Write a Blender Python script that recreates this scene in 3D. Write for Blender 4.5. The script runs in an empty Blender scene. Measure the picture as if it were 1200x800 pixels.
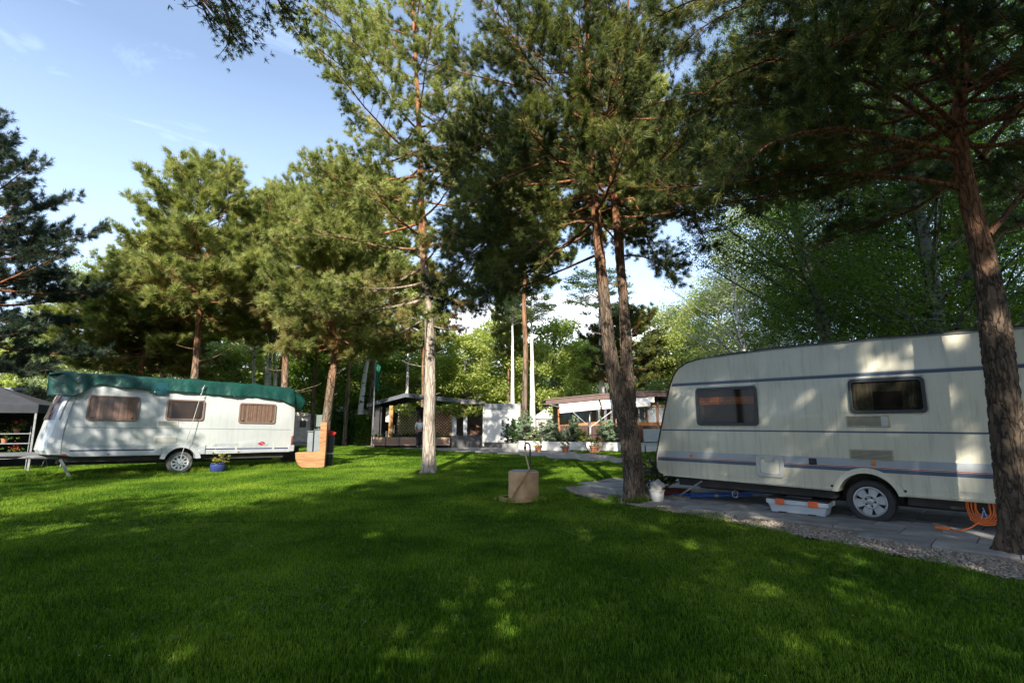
import bpy, math, random
import numpy as np
from mathutils import Vector, Matrix

scene = bpy.context.scene
COL = scene.collection
R = math.radians
PI = math.pi

# ------------------------------------------------------------------ camera
CAM_H = 1.45
PITCH = math.atan(95 / 600)
cam_d = bpy.data.cameras.new('camera')
cam = bpy.data.objects.new('camera', cam_d)
COL.objects.link(cam)
cam.location = (0, 0, CAM_H)
cam.rotation_euler = (PI / 2 + PITCH, 0, 0)
cam_d.lens = 18
cam_d.sensor_width = 36
cam_d.clip_start = 0.05
cam_d.clip_end = 6000
scene.camera = cam

# ------------------------------------------------------------------ light
SUN_EL, SUN_AZ = 31.5, 4.0            # azimuth: degrees to the left of straight behind the camera
el, az = R(SUN_EL), R(SUN_AZ)
sun_dir = Vector((-math.sin(az) * math.cos(el), -math.cos(az) * math.cos(el), math.sin(el)))
sd = bpy.data.lights.new('sun', 'SUN')
sd.energy = 5.0
sd.angle = R(0.53)
sd.color = (1.0, 0.93, 0.80)
sun = bpy.data.objects.new('sun', sd)
COL.objects.link(sun)
sun.rotation_euler = sun_dir.to_track_quat('Z', 'Y').to_euler()

w = bpy.data.worlds.new('World')
scene.world = w
w.use_nodes = True
nt = w.node_tree
nt.nodes.clear()
N = nt.nodes.new
out = N('ShaderNodeOutputWorld'); bg = N('ShaderNodeBackground')
sky = N('ShaderNodeTexSky'); sky.sky_type = 'NISHITA'; sky.sun_disc = False
sky.sun_elevation = el
sky.sun_rotation = PI + az            # measured from +Y towards +X
sky.air_density = 1.0; sky.dust_density = 1.2; sky.ozone_density = 1.5; sky.altitude = 500
tc = N('ShaderNodeTexCoord'); mp = N('ShaderNodeMapping'); mp.inputs['Scale'].default_value = (1.2, 3.0, 7.0)
mp.inputs['Rotation'].default_value = (0, R(22), R(10))
nz = N('ShaderNodeTexNoise'); nz.inputs['Scale'].default_value = 2.2; nz.inputs['Detail'].default_value = 7; nz.inputs['Roughness'].default_value = 0.62
nz.inputs['Distortion'].default_value = 0.6
cr = N('ShaderNodeValToRGB'); cr.color_ramp.elements[0].position = 0.36; cr.color_ramp.elements[0].color = (0, 0, 0, 1)
cr.color_ramp.elements[1].position = 0.80; cr.color_ramp.elements[1].color = (0.42, 0.42, 0.42, 1)
sx = N('ShaderNodeSeparateXYZ')
low = N('ShaderNodeMapRange'); low.inputs['From Min'].default_value = 0.55; low.inputs['From Max'].default_value = 0.02
low.inputs['To Min'].default_value = 0.13; low.inputs['To Max'].default_value = 0.62; low.clamp = True
mx = N('ShaderNodeMath'); mx.operation = 'MAXIMUM'
mixc = N('ShaderNodeMixRGB'); mixc.inputs['Color2'].default_value = (7.0, 8.9, 12.2, 1)
L = nt.links.new
L(tc.outputs['Generated'], mp.inputs['Vector']); L(mp.outputs[0], nz.inputs['Vector']); L(nz.outputs['Fac'], cr.inputs[0])
L(tc.outputs['Generated'], sx.inputs[0]); L(sx.outputs['Z'], low.inputs['Value'])
L(cr.outputs[0], mx.inputs[0]); L(low.outputs[0], mx.inputs[1])
L(mx.outputs[0], mixc.inputs['Fac']); L(sky.outputs[0], mixc.inputs['Color1'])
L(mixc.outputs[0], bg.inputs['Color']); bg.inputs['Strength'].default_value = 0.108
L(bg.outputs[0], out.inputs['Surface'])

scene.view_settings.view_transform = 'Standard'
scene.view_settings.look = 'None'
scene.view_settings.exposure = 1.08
scene.view_settings.gamma = 1
scene.render.engine = 'CYCLES'
scene.render.resolution_x = 1024
scene.render.resolution_y = 682
try:
    scene.cycles.max_bounces = 5
    scene.cycles.transparent_max_bounces = 8
    scene.cycles.transmission_bounces = 3
except Exception:
    pass

# ------------------------------------------------------------------ pixel -> place helpers (used to read distances off the photograph)
CP, SP = math.cos(PITCH), math.sin(PITCH)
def ray(px, py):
    dx = (px - 600) / 600; dy = (400 - py) / 600
    return dx, CP - SP * dy, SP + CP * dy
def atz(px, py, z=0.0):
    x, y, ww = ray(px, py); t = (z - CAM_H) / ww
    return Vector((x * t, y * t, z))
def atY(px, py, Y):
    x, y, ww = ray(px, py); t = Y / y
    return Vector((x * t, Y, CAM_H + ww * t))

# ------------------------------------------------------------------ materials
MATS = {}
def new_mat(name):
    m = bpy.data.materials.new(name); m.use_nodes = True
    t = m.node_tree
    return m, t, t.nodes['Principled BSDF']
def mat(name, c1, c2=None, rough=0.6, scale=6.0, bump=0.0, bscale=None, metal=0.0, spec=0.5, detail=6, stretch=(1, 1, 1), coat=0.0, lo=0.35, hi=0.65, grime=0.0):
    if name in MATS: return MATS[name]
    m, t, p = new_mat(name)
    p.inputs['Roughness'].default_value = rough
    p.inputs['Metallic'].default_value = metal
    p.inputs['Specular IOR Level'].default_value = spec
    p.inputs['Coat Weight'].default_value = coat
    n = t.nodes.new; l = t.links.new
    c = n('ShaderNodeTexCoord'); mpp = n('ShaderNodeMapping'); mpp.inputs['Scale'].default_value = stretch
    l(c.outputs['Object'], mpp.inputs[0])
    nn = n('ShaderNodeTexNoise'); nn.inputs['Scale'].default_value = scale; nn.inputs['Detail'].default_value = detail
    l(mpp.outputs[0], nn.inputs['Vector'])
    if c2 is None: c2 = tuple(x * 0.82 for x in c1)
    r = n('ShaderNodeValToRGB'); r.color_ramp.elements[0].position = lo; r.color_ramp.elements[1].position = hi
    r.color_ramp.elements[0].color = (*c1, 1); r.color_ramp.elements[1].color = (*c2, 1)
    l(nn.outputs['Fac'], r.inputs[0]); l(r.outputs[0], p.inputs['Base Color'])
    if grime:      # rain streaks and road film: long vertical marks and blotches
        m2 = n('ShaderNodeMapping'); m2.inputs['Scale'].default_value = (9, 9, 0.7); l(c.outputs['Object'], m2.inputs[0])
        n3 = n('ShaderNodeTexNoise'); n3.inputs['Scale'].default_value = 1.6; n3.inputs['Detail'].default_value = 8; n3.inputs['Roughness'].default_value = 0.7; l(m2.outputs[0], n3.inputs['Vector'])
        g1 = n('ShaderNodeMapRange'); g1.inputs['From Min'].default_value = 0.50; g1.inputs['From Max'].default_value = 0.78; g1.inputs['To Max'].default_value = grime; l(n3.outputs['Fac'], g1.inputs['Value'])
        gm_ = n('ShaderNodeMixRGB'); gm_.inputs['Color2'].default_value = (0.16, 0.15, 0.11, 1); l(g1.outputs[0], gm_.inputs['Fac']); l(r.outputs[0], gm_.inputs['Color1']); l(gm_.outputs[0], p.inputs['Base Color'])
    if bump:
        n2 = n('ShaderNodeTexNoise'); n2.inputs['Scale'].default_value = bscale or scale * 4; n2.inputs['Detail'].default_value = 5
        l(mpp.outputs[0], n2.inputs['Vector'])
        b = n('ShaderNodeBump'); b.inputs['Strength'].default_value = 1.0; b.inputs['Distance'].default_value = bump
        l(n2.outputs['Fac'], b.inputs['Height']); l(b.outputs[0], p.inputs['Normal'])
    MATS[name] = m
    return m

def leaf_mat(name, cols, trans=0.45, rough=0.5, wscale=0.35, dead=None):
    """two-sided leaf: diffuse+gloss mixed with translucency, colour varies leaf by leaf and clump by clump"""
    m = bpy.data.materials.new(name); m.use_nodes = True
    t = m.node_tree; t.nodes.clear(); n = t.nodes.new; l = t.links.new
    o = n('ShaderNodeOutputMaterial')
    g = n('ShaderNodeNewGeometry'); tcx = n('ShaderNodeTexCoord')
    nn = n('ShaderNodeTexNoise'); nn.inputs['Scale'].default_value = wscale; nn.inputs['Detail'].default_value = 3
    l(g.outputs['Position'], nn.inputs['Vector'])
    ad = n('ShaderNodeMath'); ad.operation = 'MULTIPLY_ADD'; ad.inputs[1].default_value = 0.5; ad.inputs[2].default_value = -0.25
    l(g.outputs['Random Per Island'], ad.inputs[0])
    s = n('ShaderNodeMath'); s.operation = 'ADD'; l(nn.outputs['Fac'], s.inputs[0]); l(ad.outputs[0], s.inputs[1])
    r = n('ShaderNodeValToRGB')
    k = len(cols)
    r.color_ramp.elements[0].position = 0.25; r.color_ramp.elements[0].color = (*cols[0], 1)
    r.color_ramp.elements[1].position = 0.75; r.color_ramp.elements[1].color = (*cols[-1], 1)
    for i in range(1, k - 1):
        e = r.color_ramp.elements.new(0.25 + 0.5 * i / (k - 1)); e.color = (*cols[i], 1)
    l(s.outputs[0], r.inputs[0])
    if dead:        # dry brown needles on the old inner and lower twigs (value stored on every tuft)
        at_ = n('ShaderNodeAttribute'); at_.attribute_type = 'INSTANCER'; at_.attribute_name = 'dead'
        oi = n('ShaderNodeObjectInfo'); ar = n('ShaderNodeMath'); ar.operation = 'MULTIPLY_ADD'; ar.inputs[1].default_value = 0.30; ar.inputs[2].default_value = -0.15
        l(oi.outputs['Random'], ar.inputs[0]); s2 = n('ShaderNodeMath'); s2.operation = 'ADD'; l(s.outputs[0], s2.inputs[0]); l(ar.outputs[0], s2.inputs[1]); l(s2.outputs[0], r.inputs[0])
        dm = n('ShaderNodeMixRGB'); dm.inputs['Color2'].default_value = (0.32, 0.18, 0.09, 1); l(at_.outputs['Fac'], dm.inputs['Fac']); l(r.outputs[0], dm.inputs['Color1']); r = dm
    p = n('ShaderNodeBsdfPrincipled'); p.inputs['Roughness'].default_value = rough; p.inputs['Specular IOR Level'].default_value = 0.3
    tr = n('ShaderNodeBsdfTranslucent')
    br = n('ShaderNodeMixRGB'); br.blend_type = 'MULTIPLY'; br.inputs['Fac'].default_value = 1; br.inputs['Color2'].default_value = (1.25, 1.35, 0.6, 1)
    l(r.outputs[0], p.inputs['Base Color']); l(r.outputs[0], br.inputs['Color1']); l(br.outputs[0], tr.inputs['Color'])
    mxs = n('ShaderNodeMixShader'); mxs.inputs[0].default_value = trans
    l(p.outputs[0], mxs.inputs[1]); l(tr.outputs[0], mxs.inputs[2]); l(mxs.outputs[0], o.inputs['Surface'])
    return m

def bark_pine(name='pine_bark', z0=3.5, z1=6.0, c_lo=((0.055, 0.042, 0.033), (0.25, 0.195, 0.145)), c_hi=((0.13, 0.055, 0.028), (0.40, 0.19, 0.09)), vs=9.0, dist=0.02):
    m, t, p = new_mat(name)
    n = t.nodes.new; l = t.links.new
    p.inputs['Roughness'].default_value = 0.9; p.inputs['Specular IOR Level'].default_value = 0.15
    c = n('ShaderNodeTexCoord'); mpp = n('ShaderNodeMapping'); mpp.inputs['Scale'].default_value = (1, 1, 0.20)
    l(c.outputs['Object'], mpp.inputs[0])
    nw = n('ShaderNodeTexNoise'); nw.inputs['Scale'].default_value = 7; nw.inputs['Detail'].default_value = 6
    l(mpp.outputs[0], nw.inputs['Vector'])
    mv = n('ShaderNodeMixRGB'); mv.inputs['Fac'].default_value = 0.22; l(mpp.outputs[0], mv.inputs['Color1']); l(nw.outputs['Color'], mv.inputs['Color2'])
    v = n('ShaderNodeTexVoronoi'); v.feature = 'DISTANCE_TO_EDGE'; v.inputs['Scale'].default_value = vs
    l(mv.outputs[0], v.inputs['Vector'])
    n2 = n('ShaderNodeTexNoise'); n2.inputs['Scale'].default_value = 22; n2.inputs['Detail'].default_value = 8; l(mpp.outputs[0], n2.inputs['Vector'])
    er = n('ShaderNodeMapRange'); er.inputs['From Max'].default_value = 0.14; er.clamp = True; l(v.outputs['Distance'], er.inputs['Value'])
    def ramp(a, b, src):
        r = n('ShaderNodeMixRGB'); r.inputs['Color1'].default_value = (*a, 1); r.inputs['Color2'].default_value = (*b, 1); l(src, r.inputs['Fac']); return r
    ns = n('ShaderNodeMapRange'); ns.inputs['From Min'].default_value = 0.35; ns.inputs['From Max'].default_value = 0.65; l(n2.outputs['Fac'], ns.inputs['Value'])
    mm = n('ShaderNodeMath'); mm.operation = 'MULTIPLY'; l(er.outputs[0], mm.inputs[0])
    m2 = n('ShaderNodeMath'); m2.operation = 'MULTIPLY_ADD'; m2.inputs[1].default_value = 0.6; m2.inputs[2].default_value = 0.4; l(ns.outputs[0], m2.inputs[0]); l(m2.outputs[0], mm.inputs[1])
    a = ramp(*c_lo, mm.outputs[0]); b = ramp(*c_hi, mm.outputs[0])
    sz = n('ShaderNodeSeparateXYZ'); l(c.outputs['Object'], sz.inputs[0])
    zz = n('ShaderNodeMapRange'); zz.inputs['From Min'].default_value = z0; zz.inputs['From Max'].default_value = z1; zz.clamp = True
    nadd = n('ShaderNodeMath'); nadd.operation = 'MULTIPLY_ADD'; nadd.inputs[1].default_value = 2.4; l(nw.outputs['Fac'], nadd.inputs[0]); l(sz.outputs['Z'], nadd.inputs[2])
    l(nadd.outputs[0], zz.inputs['Value'])
    fm = n('ShaderNodeMixRGB'); l(zz.outputs[0], fm.inputs['Fac']); l(a.outputs[0], fm.inputs['Color1']); l(b.outputs[0], fm.inputs['Color2'])
    l(fm.outputs[0], p.inputs['Base Color'])
    bp = n('ShaderNodeBump'); bp.inputs['Distance'].default_value = dist; bp.inputs['Strength'].default_value = 0.9
    hh_ = n('ShaderNodeMath'); hh_.operation = 'ADD'; l(mm.outputs[0], hh_.inputs[0]); l(n2.outputs['Fac'], hh_.inputs[1]); l(hh_.outputs[0], bp.inputs['Height']); l(bp.outputs[0], p.inputs['Normal'])
    return m

def bark_white(name, base=(0.62, 0.60, 0.55), dark=(0.05, 0.045, 0.04), amount=0.56, sc=3.0):
    m, t, p = new_mat(name)
    n = t.nodes.new; l = t.links.new
    p.inputs['Roughness'].default_value = 0.8; p.inputs['Specular IOR Level'].default_value = 0.2
    c = n('ShaderNodeTexCoord'); mpp = n('ShaderNodeMapping'); mpp.inputs['Scale'].default_value = (1, 1, 2.2)
    l(c.outputs['Object'], mpp.inputs[0])
    nn = n('ShaderNodeTexNoise'); nn.inputs['Scale'].default_value = sc; nn.inputs['Detail'].default_value = 6; nn.inputs['Roughness'].default_value = 0.65
    l(mpp.outputs[0], nn.inputs['Vector'])
    r = n('ShaderNodeValToRGB'); r.color_ramp.elements[0].position = amount; r.color_ramp.elements[1].position = amount + 0.06
    r.color_ramp.elements[0].color = (*base, 1); r.color_ramp.elements[1].color = (*dark, 1)
    l(nn.outputs['Fac'], r.inputs[0]); l(r.outputs[0], p.inputs['Base Color'])
    bp = n('ShaderNodeBump'); bp.inputs['Distance'].default_value = 0.01; l(nn.outputs['Fac'], bp.inputs['Height']); l(bp.outputs[0], p.inputs['Normal'])
    return m

def glass_mat(name, tint=(0.55, 0.6, 0.6), refl=0.16, rough=0.03):
    m = bpy.data.materials.new(name); m.use_nodes = True
    t = m.node_tree; t.nodes.clear(); n = t.nodes.new; l = t.links.new
    o = n('ShaderNodeOutputMaterial'); tr = n('ShaderNodeBsdfTransparent'); tr.inputs[0].default_value = (*tint, 1)
    g = n('ShaderNodeBsdfGlossy'); g.inputs['Roughness'].default_value = rough
    mxs = n('ShaderNodeMixShader'); mxs.inputs[0].default_value = refl
    l(tr.outputs[0], mxs.inputs[1]); l(g.outputs[0], mxs.inputs[2]); l(mxs.outputs[0], o.inputs[0])
    return m

# ------------------------------------------------------------------ mesh helpers
def link_mesh(name, me, m=None, parent=None, smooth=False):
    if m is not None and not me.materials: me.materials.append(m)
    if smooth: me.polygons.foreach_set('use_smooth', [True] * len(me.polygons))
    o = bpy.data.objects.new(name, me)
    COL.objects.link(o)
    if parent: o.parent = parent
    return o

def np_mesh(name, verts, tris=None, quads=None):
    me = bpy.data.meshes.new(name)
    verts = np.asarray(verts, dtype=np.float32)
    parts, starts, totals = [], [], []
    off = 0
    if quads is not None and len(quads):
        q = np.asarray(quads, dtype=np.int32); parts.append(q.ravel()); starts.append(np.arange(len(q)) * 4 + off); totals.append(np.full(len(q), 4)); off += q.size
    if tris is not None and len(tris):
        q = np.asarray(tris, dtype=np.int32); parts.append(q.ravel()); starts.append(np.arange(len(q)) * 3 + off); totals.append(np.full(len(q), 3)); off += q.size
    me.vertices.add(len(verts)); me.vertices.foreach_set('co', verts.ravel())
    li = np.concatenate(parts); me.loops.add(len(li)); me.loops.foreach_set('vertex_index', li)
    st = np.concatenate(starts).astype(np.int32); me.polygons.add(len(st)); me.polygons.foreach_set('loop_start', st)
    me.polygons.foreach_set('loop_total', np.concatenate(totals).astype(np.int32))
    me.update(calc_edges=True)
    return me

class MB:
    def __init__(s): s.v = []; s.f = []
    def add(s, vs, fs, M=None):
        o = len(s.v)
        for p in vs:
            p = Vector(p)
            s.v.append(M @ p if M else p)
        s.f += [tuple(i + o for i in f) for f in fs]
        return s
    def box(s, x0, x1, y0, y1, z0, z1, M=None):
        v = [(x0, y0, z0), (x1, y0, z0), (x1, y1, z0), (x0, y1, z0), (x0, y0, z1), (x1, y0, z1), (x1, y1, z1), (x0, y1, z1)]
        return s.add(v, [(0, 3, 2, 1), (4, 5, 6, 7), (0, 1, 5, 4), (1, 2, 6, 5), (2, 3, 7, 6), (3, 0, 4, 7)], M)
    def prism(s, poly, a, b, plane='xz', M=None):
        """poly in a plane, extruded from a to b along the missing axis"""
        n = len(poly)
        def P(q, d): return {'xz': (q[0], d, q[1]), 'xy': (q[0], q[1], d), 'yz': (d, q[0], q[1])}[plane]
        v = [P(q, a) for q in poly] + [P(q, b) for q in poly]
        f = [tuple(range(n)), tuple(range(2 * n - 1, n - 1, -1))] + [(i, i + n, (i + 1) % n + n, (i + 1) % n) for i in range(n)]
        return s.add(v, f, M)
    def ring(s, outer, inner, a, b, plane='xz', M=None):
        n = len(outer)
        def P(q, d): return {'xz': (q[0], d, q[1]), 'xy': (q[0], q[1], d), 'yz': (d, q[0], q[1])}[plane]
        v = [P(q, a) for q in outer] + [P(q, a) for q in inner] + [P(q, b) for q in outer] + [P(q, b) for q in inner]
        f = []
        for i in range(n):
            j = (i + 1) % n
            f += [(i, j, n + j, n + i), (2 * n + i, 3 * n + i, 3 * n + j, 2 * n + j), (i, 2 * n + i, 2 * n + j, j), (n + i, n + j, 3 * n + j, 3 * n + i)]
        return s.add(v, f, M)
    def tube(s, pts, rad, n=8, M=None, caps=True, closed=False):
        pts = [Vector(p) for p in pts]
        if not hasattr(rad, '__len__'): rad = [rad] * len(pts)
        vs = []; fs = []
        up = None
        for i, p in enumerate(pts):
            if closed: t = pts[(i + 1) % len(pts)] - pts[i - 1]
            else: t = pts[min(i + 1, len(pts) - 1)] - pts[max(i - 1, 0)]
            t = t.normalized() if t.length > 1e-9 else Vector((0, 0, 1))
            if up is None:
                up = t.orthogonal().normalized()
            up = (up - t * up.dot(t)); up = up.normalized() if up.length > 1e-6 else t.orthogonal().normalized()
            sd_ = t.cross(up)
            for k in range(n):
                a = 2 * PI * k / n
                vs.append(p + (up * math.cos(a) + sd_ * math.sin(a)) * rad[i])
        m = len(pts)
        for i in range(m if closed else m - 1):
            j = (i + 1) % m
            for k in range(n):
                k2 = (k + 1) % n
                fs.append((i * n + k, i * n + k2, j * n + k2, j * n + k))
        if caps and not closed:
            fs.append(tuple(range(n - 1, -1, -1))); fs.append(tuple((m - 1) * n + k for k in range(n)))
        return s.add(vs, fs, M)
    def lathe(s, prof, n=16, M=None, cap=True):
        vs = []; fs = []
        for r, z in prof:
            for k in range(n):
                a = 2 * PI * k / n; vs.append((r * math.cos(a), r * math.sin(a), z))
        for i in range(len(prof) - 1):
            for k in range(n):
                k2 = (k + 1) % n; fs.append((i * n + k, i * n + k2, (i + 1) * n + k2, (i + 1) * n + k))
        if cap:
            fs.append(tuple(range(n - 1, -1, -1))); fs.append(tuple((len(prof) - 1) * n + k for k in range(n)))
        return s.add(vs, fs, M)
    def build(s, name, m, parent=None, smooth=False, bevel=0.0, seg=2, angle=35):
        me = bpy.data.meshes.new(name)
        me.from_pydata([tuple(v) for v in s.v], [], s.f); me.validate(); me.update()
        o = link_mesh(name, me, m, parent)
        if smooth or bevel:
            me.shade_smooth() if hasattr(me, 'shade_smooth') else None
            try: me.set_sharp_from_angle(angle=R(angle))
            except Exception: pass
        if bevel:
            b = o.modifiers.new('bevel', 'BEVEL'); b.width = bevel; b.segments = seg; b.limit_method = 'ANGLE'; b.angle_limit = R(40)
        return o

def tag(o, label=None, cat=None, group=None, kind=None):
    if label: o['label'] = label
    if cat: o['category'] = cat
    if group: o['group'] = group
    if kind: o['kind'] = kind
    return o
def thing(name, label, cat, loc=(0, 0, 0), rz=0.0, group=None, rot=None, scale=None):
    o = bpy.data.objects.new(name, None); COL.objects.link(o)
    o.location = loc; o.rotation_euler = rot if rot else (0, 0, rz)
    if scale: o.scale = (scale,) * 3 if not hasattr(scale, '__len__') else scale
    o.empty_display_size = 0.3
    return tag(o, label, cat, group)
def dup(root, loc, rz=0.0, label=None, group=None, scale=None, rot=None):
    r = root.copy(); COL.objects.link(r); r.location = loc; r.rotation_euler = rot if rot else (0, 0, rz)
    if scale: r.scale = (scale,) * 3 if not hasattr(scale, '__len__') else scale
    if label: r['label'] = label
    if group: r['group'] = group
    for ch in list(root.children):
        c = ch.copy(); COL.objects.link(c); c.parent = r
        for g in list(ch.children):
            d = g.copy(); COL.objects.link(d); d.parent = c
    return r
def rrect(x0, x1, z0, z1, r=0.05, n=5):
    pts = []
    for cx, cz, a0 in ((x1 - r, z1 - r, 0), (x0 + r, z1 - r, 90), (x0 + r, z0 + r, 180), (x1 - r, z0 + r, 270)):
        for k in range(n):
            a = R(a0 + 90 * k / (n - 1)); pts.append((cx + r * math.cos(a), cz + r * math.sin(a)))
    return pts

rng = np.random.default_rng(11)
random.seed(7)
# ================================================================== SETTING
# ---- ground: one sheet to the horizon
def value_noise(x, y, sc, seed=0):
    r = np.random.default_rng(seed).random((64, 64))
    xs = x / sc; ys = y / sc
    xi = np.floor(xs).astype(int); yi = np.floor(ys).astype(int); fx = xs - xi; fy = ys - yi
    fx = fx * fx * (3 - 2 * fx); fy = fy * fy * (3 - 2 * fy)
    g = lambda a, b: r[a % 64, b % 64]
    return (g(xi, yi) * (1 - fx) + g(xi + 1, yi) * fx) * (1 - fy) + (g(xi, yi + 1) * (1 - fx) + g(xi + 1, yi + 1) * fx) * fy

def soil_mat():
    m, t, p = new_mat('lawn_soil'); n = t.nodes.new; l = t.links.new
    p.inputs['Roughness'].default_value = 1.0; p.inputs['Specular IOR Level'].default_value = 0.05
    g = n('ShaderNodeNewGeometry')
    a = n('ShaderNodeTexNoise'); a.inputs['Scale'].default_value = 0.5; a.inputs['Detail'].default_value = 5; l(g.outputs['Position'], a.inputs['Vector'])
    b = n('ShaderNodeTexNoise'); b.inputs['Scale'].default_value = 25; b.inputs['Detail'].default_value = 6; l(g.outputs['Position'], b.inputs['Vector'])
    r1 = n('ShaderNodeValToRGB'); r1.color_ramp.elements[0].color = (0.022, 0.058, 0.006, 1); r1.color_ramp.elements[1].color = (0.05, 0.095, 0.012, 1)
    r1.color_ramp.elements[0].position = .35; r1.color_ramp.elements[1].position = .65
    r2 = n('ShaderNodeValToRGB'); r2.color_ramp.elements[0].color = (0.35, 0.33, 0.22, 1); r2.color_ramp.elements[1].color = (1.2, 1.2, 1, 1)
    r2.color_ramp.elements[0].position = .38; r2.color_ramp.elements[1].position = .6
    mm = n('ShaderNodeMixRGB'); mm.blend_type = 'MULTIPLY'; mm.inputs[0].default_value = 1
    l(a.outputs['Fac'], r1.inputs[0]); l(b.outputs['Fac'], r2.inputs[0]); l(r1.outputs[0], mm.inputs[1]); l(r2.outputs[0], mm.inputs[2]); l(mm.outputs[0], p.inputs['Base Color'])
    bp = n('ShaderNodeBump'); bp.inputs['Distance'].default_value = 0.03; l(b.outputs['Fac'], bp.inputs['Height']); l(bp.outputs[0], p.inputs['Normal'])
    return m
gx = [-700, -300, -120, -60, -40, -25, -15, -8, 0, 8, 15, 25, 40, 60, 120, 300, 700]
gy = [-700, -200, -60, -20, 0, 10, 20, 30, 45, 70, 120, 250, 700]
gv = [(x, y, 0) for y in gy for x in gx]
gq = [(j * len(gx) + i, j * len(gx) + i + 1, (j + 1) * len(gx) + i + 1, (j + 1) * len(gx) + i) for j in range(len(gy) - 1) for i in range(len(gx) - 1)]
ground = link_mesh('ground', np_mesh('ground', gv, quads=gq), soil_mat()); tag(ground, kind='structure')

# ---- far mountains (rock and snow with distance haze put into the pale colour, beyond the trees)
mm_ = mat('mountain_hazy_rock', (0.30, 0.34, 0.40), (0.72, 0.75, 0.80), rough=0.9, scale=0.006, bump=8.0, bscale=0.02, detail=9, lo=0.42, hi=0.56)
nx_, ny_ = 90, 14
mv = []; 
for j in range(ny_):
    for i in range(nx_):
        x = -2600 + 5200 * i / (nx_ - 1); y = 1500 + j * 110
        rid = max(0.0, math.sin(PI * j / (ny_ - 1))) ** 0.8
        h = rid * (250 + 130 * math.sin(x * 0.0021 + 1.3) + 160 * float(value_noise(np.array([x + 9000.]), np.array([y * 1.]), 330, 3)[0]) + 80 * float(value_noise(np.array([x + 9000.]), np.array([y * 1.]), 110, 4)[0]))
        mv.append((x, y, h - 5))
mq = [(j * nx_ + i, j * nx_ + i + 1, (j + 1) * nx_ + i + 1, (j + 1) * nx_ + i) for j in range(ny_ - 1) for i in range(nx_ - 1)]
mo = link_mesh('mountains', np_mesh('mountains', mv, quads=mq), mm_, smooth=True); tag(mo, kind='structure')

# ---- gravel path in front of the holiday homes
path_poly = [(-60, 44), (-13.35, 41.0), (-2.2, 33.6), (1.6, 29.6), (4.7, 22.6), (7.0, 17.0), (9.0, 11.0), (8.0, 10.4), (6.3, 14.0), (4.0, 18.8), (1.0, 22.3), (-1.7, 25.5), (-6.2, 29.4), (-10.9, 33.0), (-60, 38)]
b = MB(); b.add([(x, y, 0.006) for x, y in path_poly], [tuple(range(len(path_poly)))[::-1]])
gp = b.build('gravel_path', mat('path_gravel', (0.34, 0.31, 0.28), (0.20, 0.185, 0.165), rough=0.95, scale=3.5, bump=0.02, bscale=40)); tag(gp, kind='structure')

# ---- caravan pitch: local frame of the cream caravan (s along, d away from the viewer)
PA = Vector((2.86, 10.08, 0)); PX = Vector((0.708, -0.706, 0)); PY = Vector((0.706, 0.708, 0))
PITCH_RZ = math.atan2(-0.706, 0.708)
def loc2w(s, d, z=0.0): return PA + PX * s + PY * d + Vector((0, 0, z))
def w2loc(x, y):
    q = Vector((x, y, 0)) - PA; return q.dot(PX), q.dot(PY)
pav = thing('paving', None, None, PA, PITCH_RZ); pav['kind'] = 'structure'
bed = MB(); 
bed_poly = [(-2.9, 2.6), (-2.55, -0.05), (-1.2, -0.7), (0.2, -1.02), (1.8, -1.28), (3.1, -1.66), (4.2, -2.0), (5.2, -2.35), (8.2, -3.3), (8.4, 3.6), (-1.5, 3.6)]
bed.add([(x, y, 0.008) for x, y in bed_poly], [tuple(range(len(bed_poly)))])
bd = bed.build('gravel_bed', mat('bed_sand', (0.33, 0.27, 0.20), (0.19, 0.15, 0.11), rough=1, scale=14, bump=0.015, bscale=60), pav)
slab_m = mat('slab_concrete', (0.36, 0.355, 0.34), (0.24, 0.235, 0.225), rough=0.85, scale=2.2, bump=0.004, bscale=55, detail=9)
slab_m2 = mat('slab_concrete_dark', (0.29, 0.285, 0.275), (0.19, 0.185, 0.175), rough=0.85, scale=2.6, bump=0.004, bscale=55, detail=9)
def front_edge(s):   # front line of the slabs in pitch coordinates
    xs = [-2.7, -1.5, 0.3, 1.7, 2.6, 3.4, 4.8, 8.5]; ys = [0.05, -0.35, -0.68, -0.84, -0.95, -1.15, -1.55, -2.5]
    return float(np.interp(s, xs, ys))
SW, SD = 0.75, 0.5
slab_me = []
for k in range(3):
    mbs = MB(); g_ = 0.006
    mbs.box(-SW / 2 + g_, SW / 2 - g_, -SD / 2 + g_, SD / 2 - g_, 0.0, 0.04)
    me = bpy.data.meshes.new('paving_slab'); me.from_pydata([tuple(v) for v in mbs.v], [], mbs.f); me.materials.append(slab_m if k else slab_m2); slab_me.append(me)
row = 0; d = -3.0
while d < 3.3:
    s_ = -3.0 + (row % 2) * SW / 2
    while s_ < 8.2:
        if d - SD / 2 > front_edge(s_) - 0.08 and s_ > -2.55 + 0.12 * d:
            o = bpy.data.objects.new('paving_slab', random.choice(slab_me)); COL.objects.link(o); o.parent = pav
            o.location = (s_, d, 0.0 + random.uniform(-0.004, 0.006)); o.rotation_euler = (random.uniform(-.006, .006), random.uniform(-.006, .006), random.uniform(-.008, .008))
        s_ += SW
    d += SD; row += 1

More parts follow.
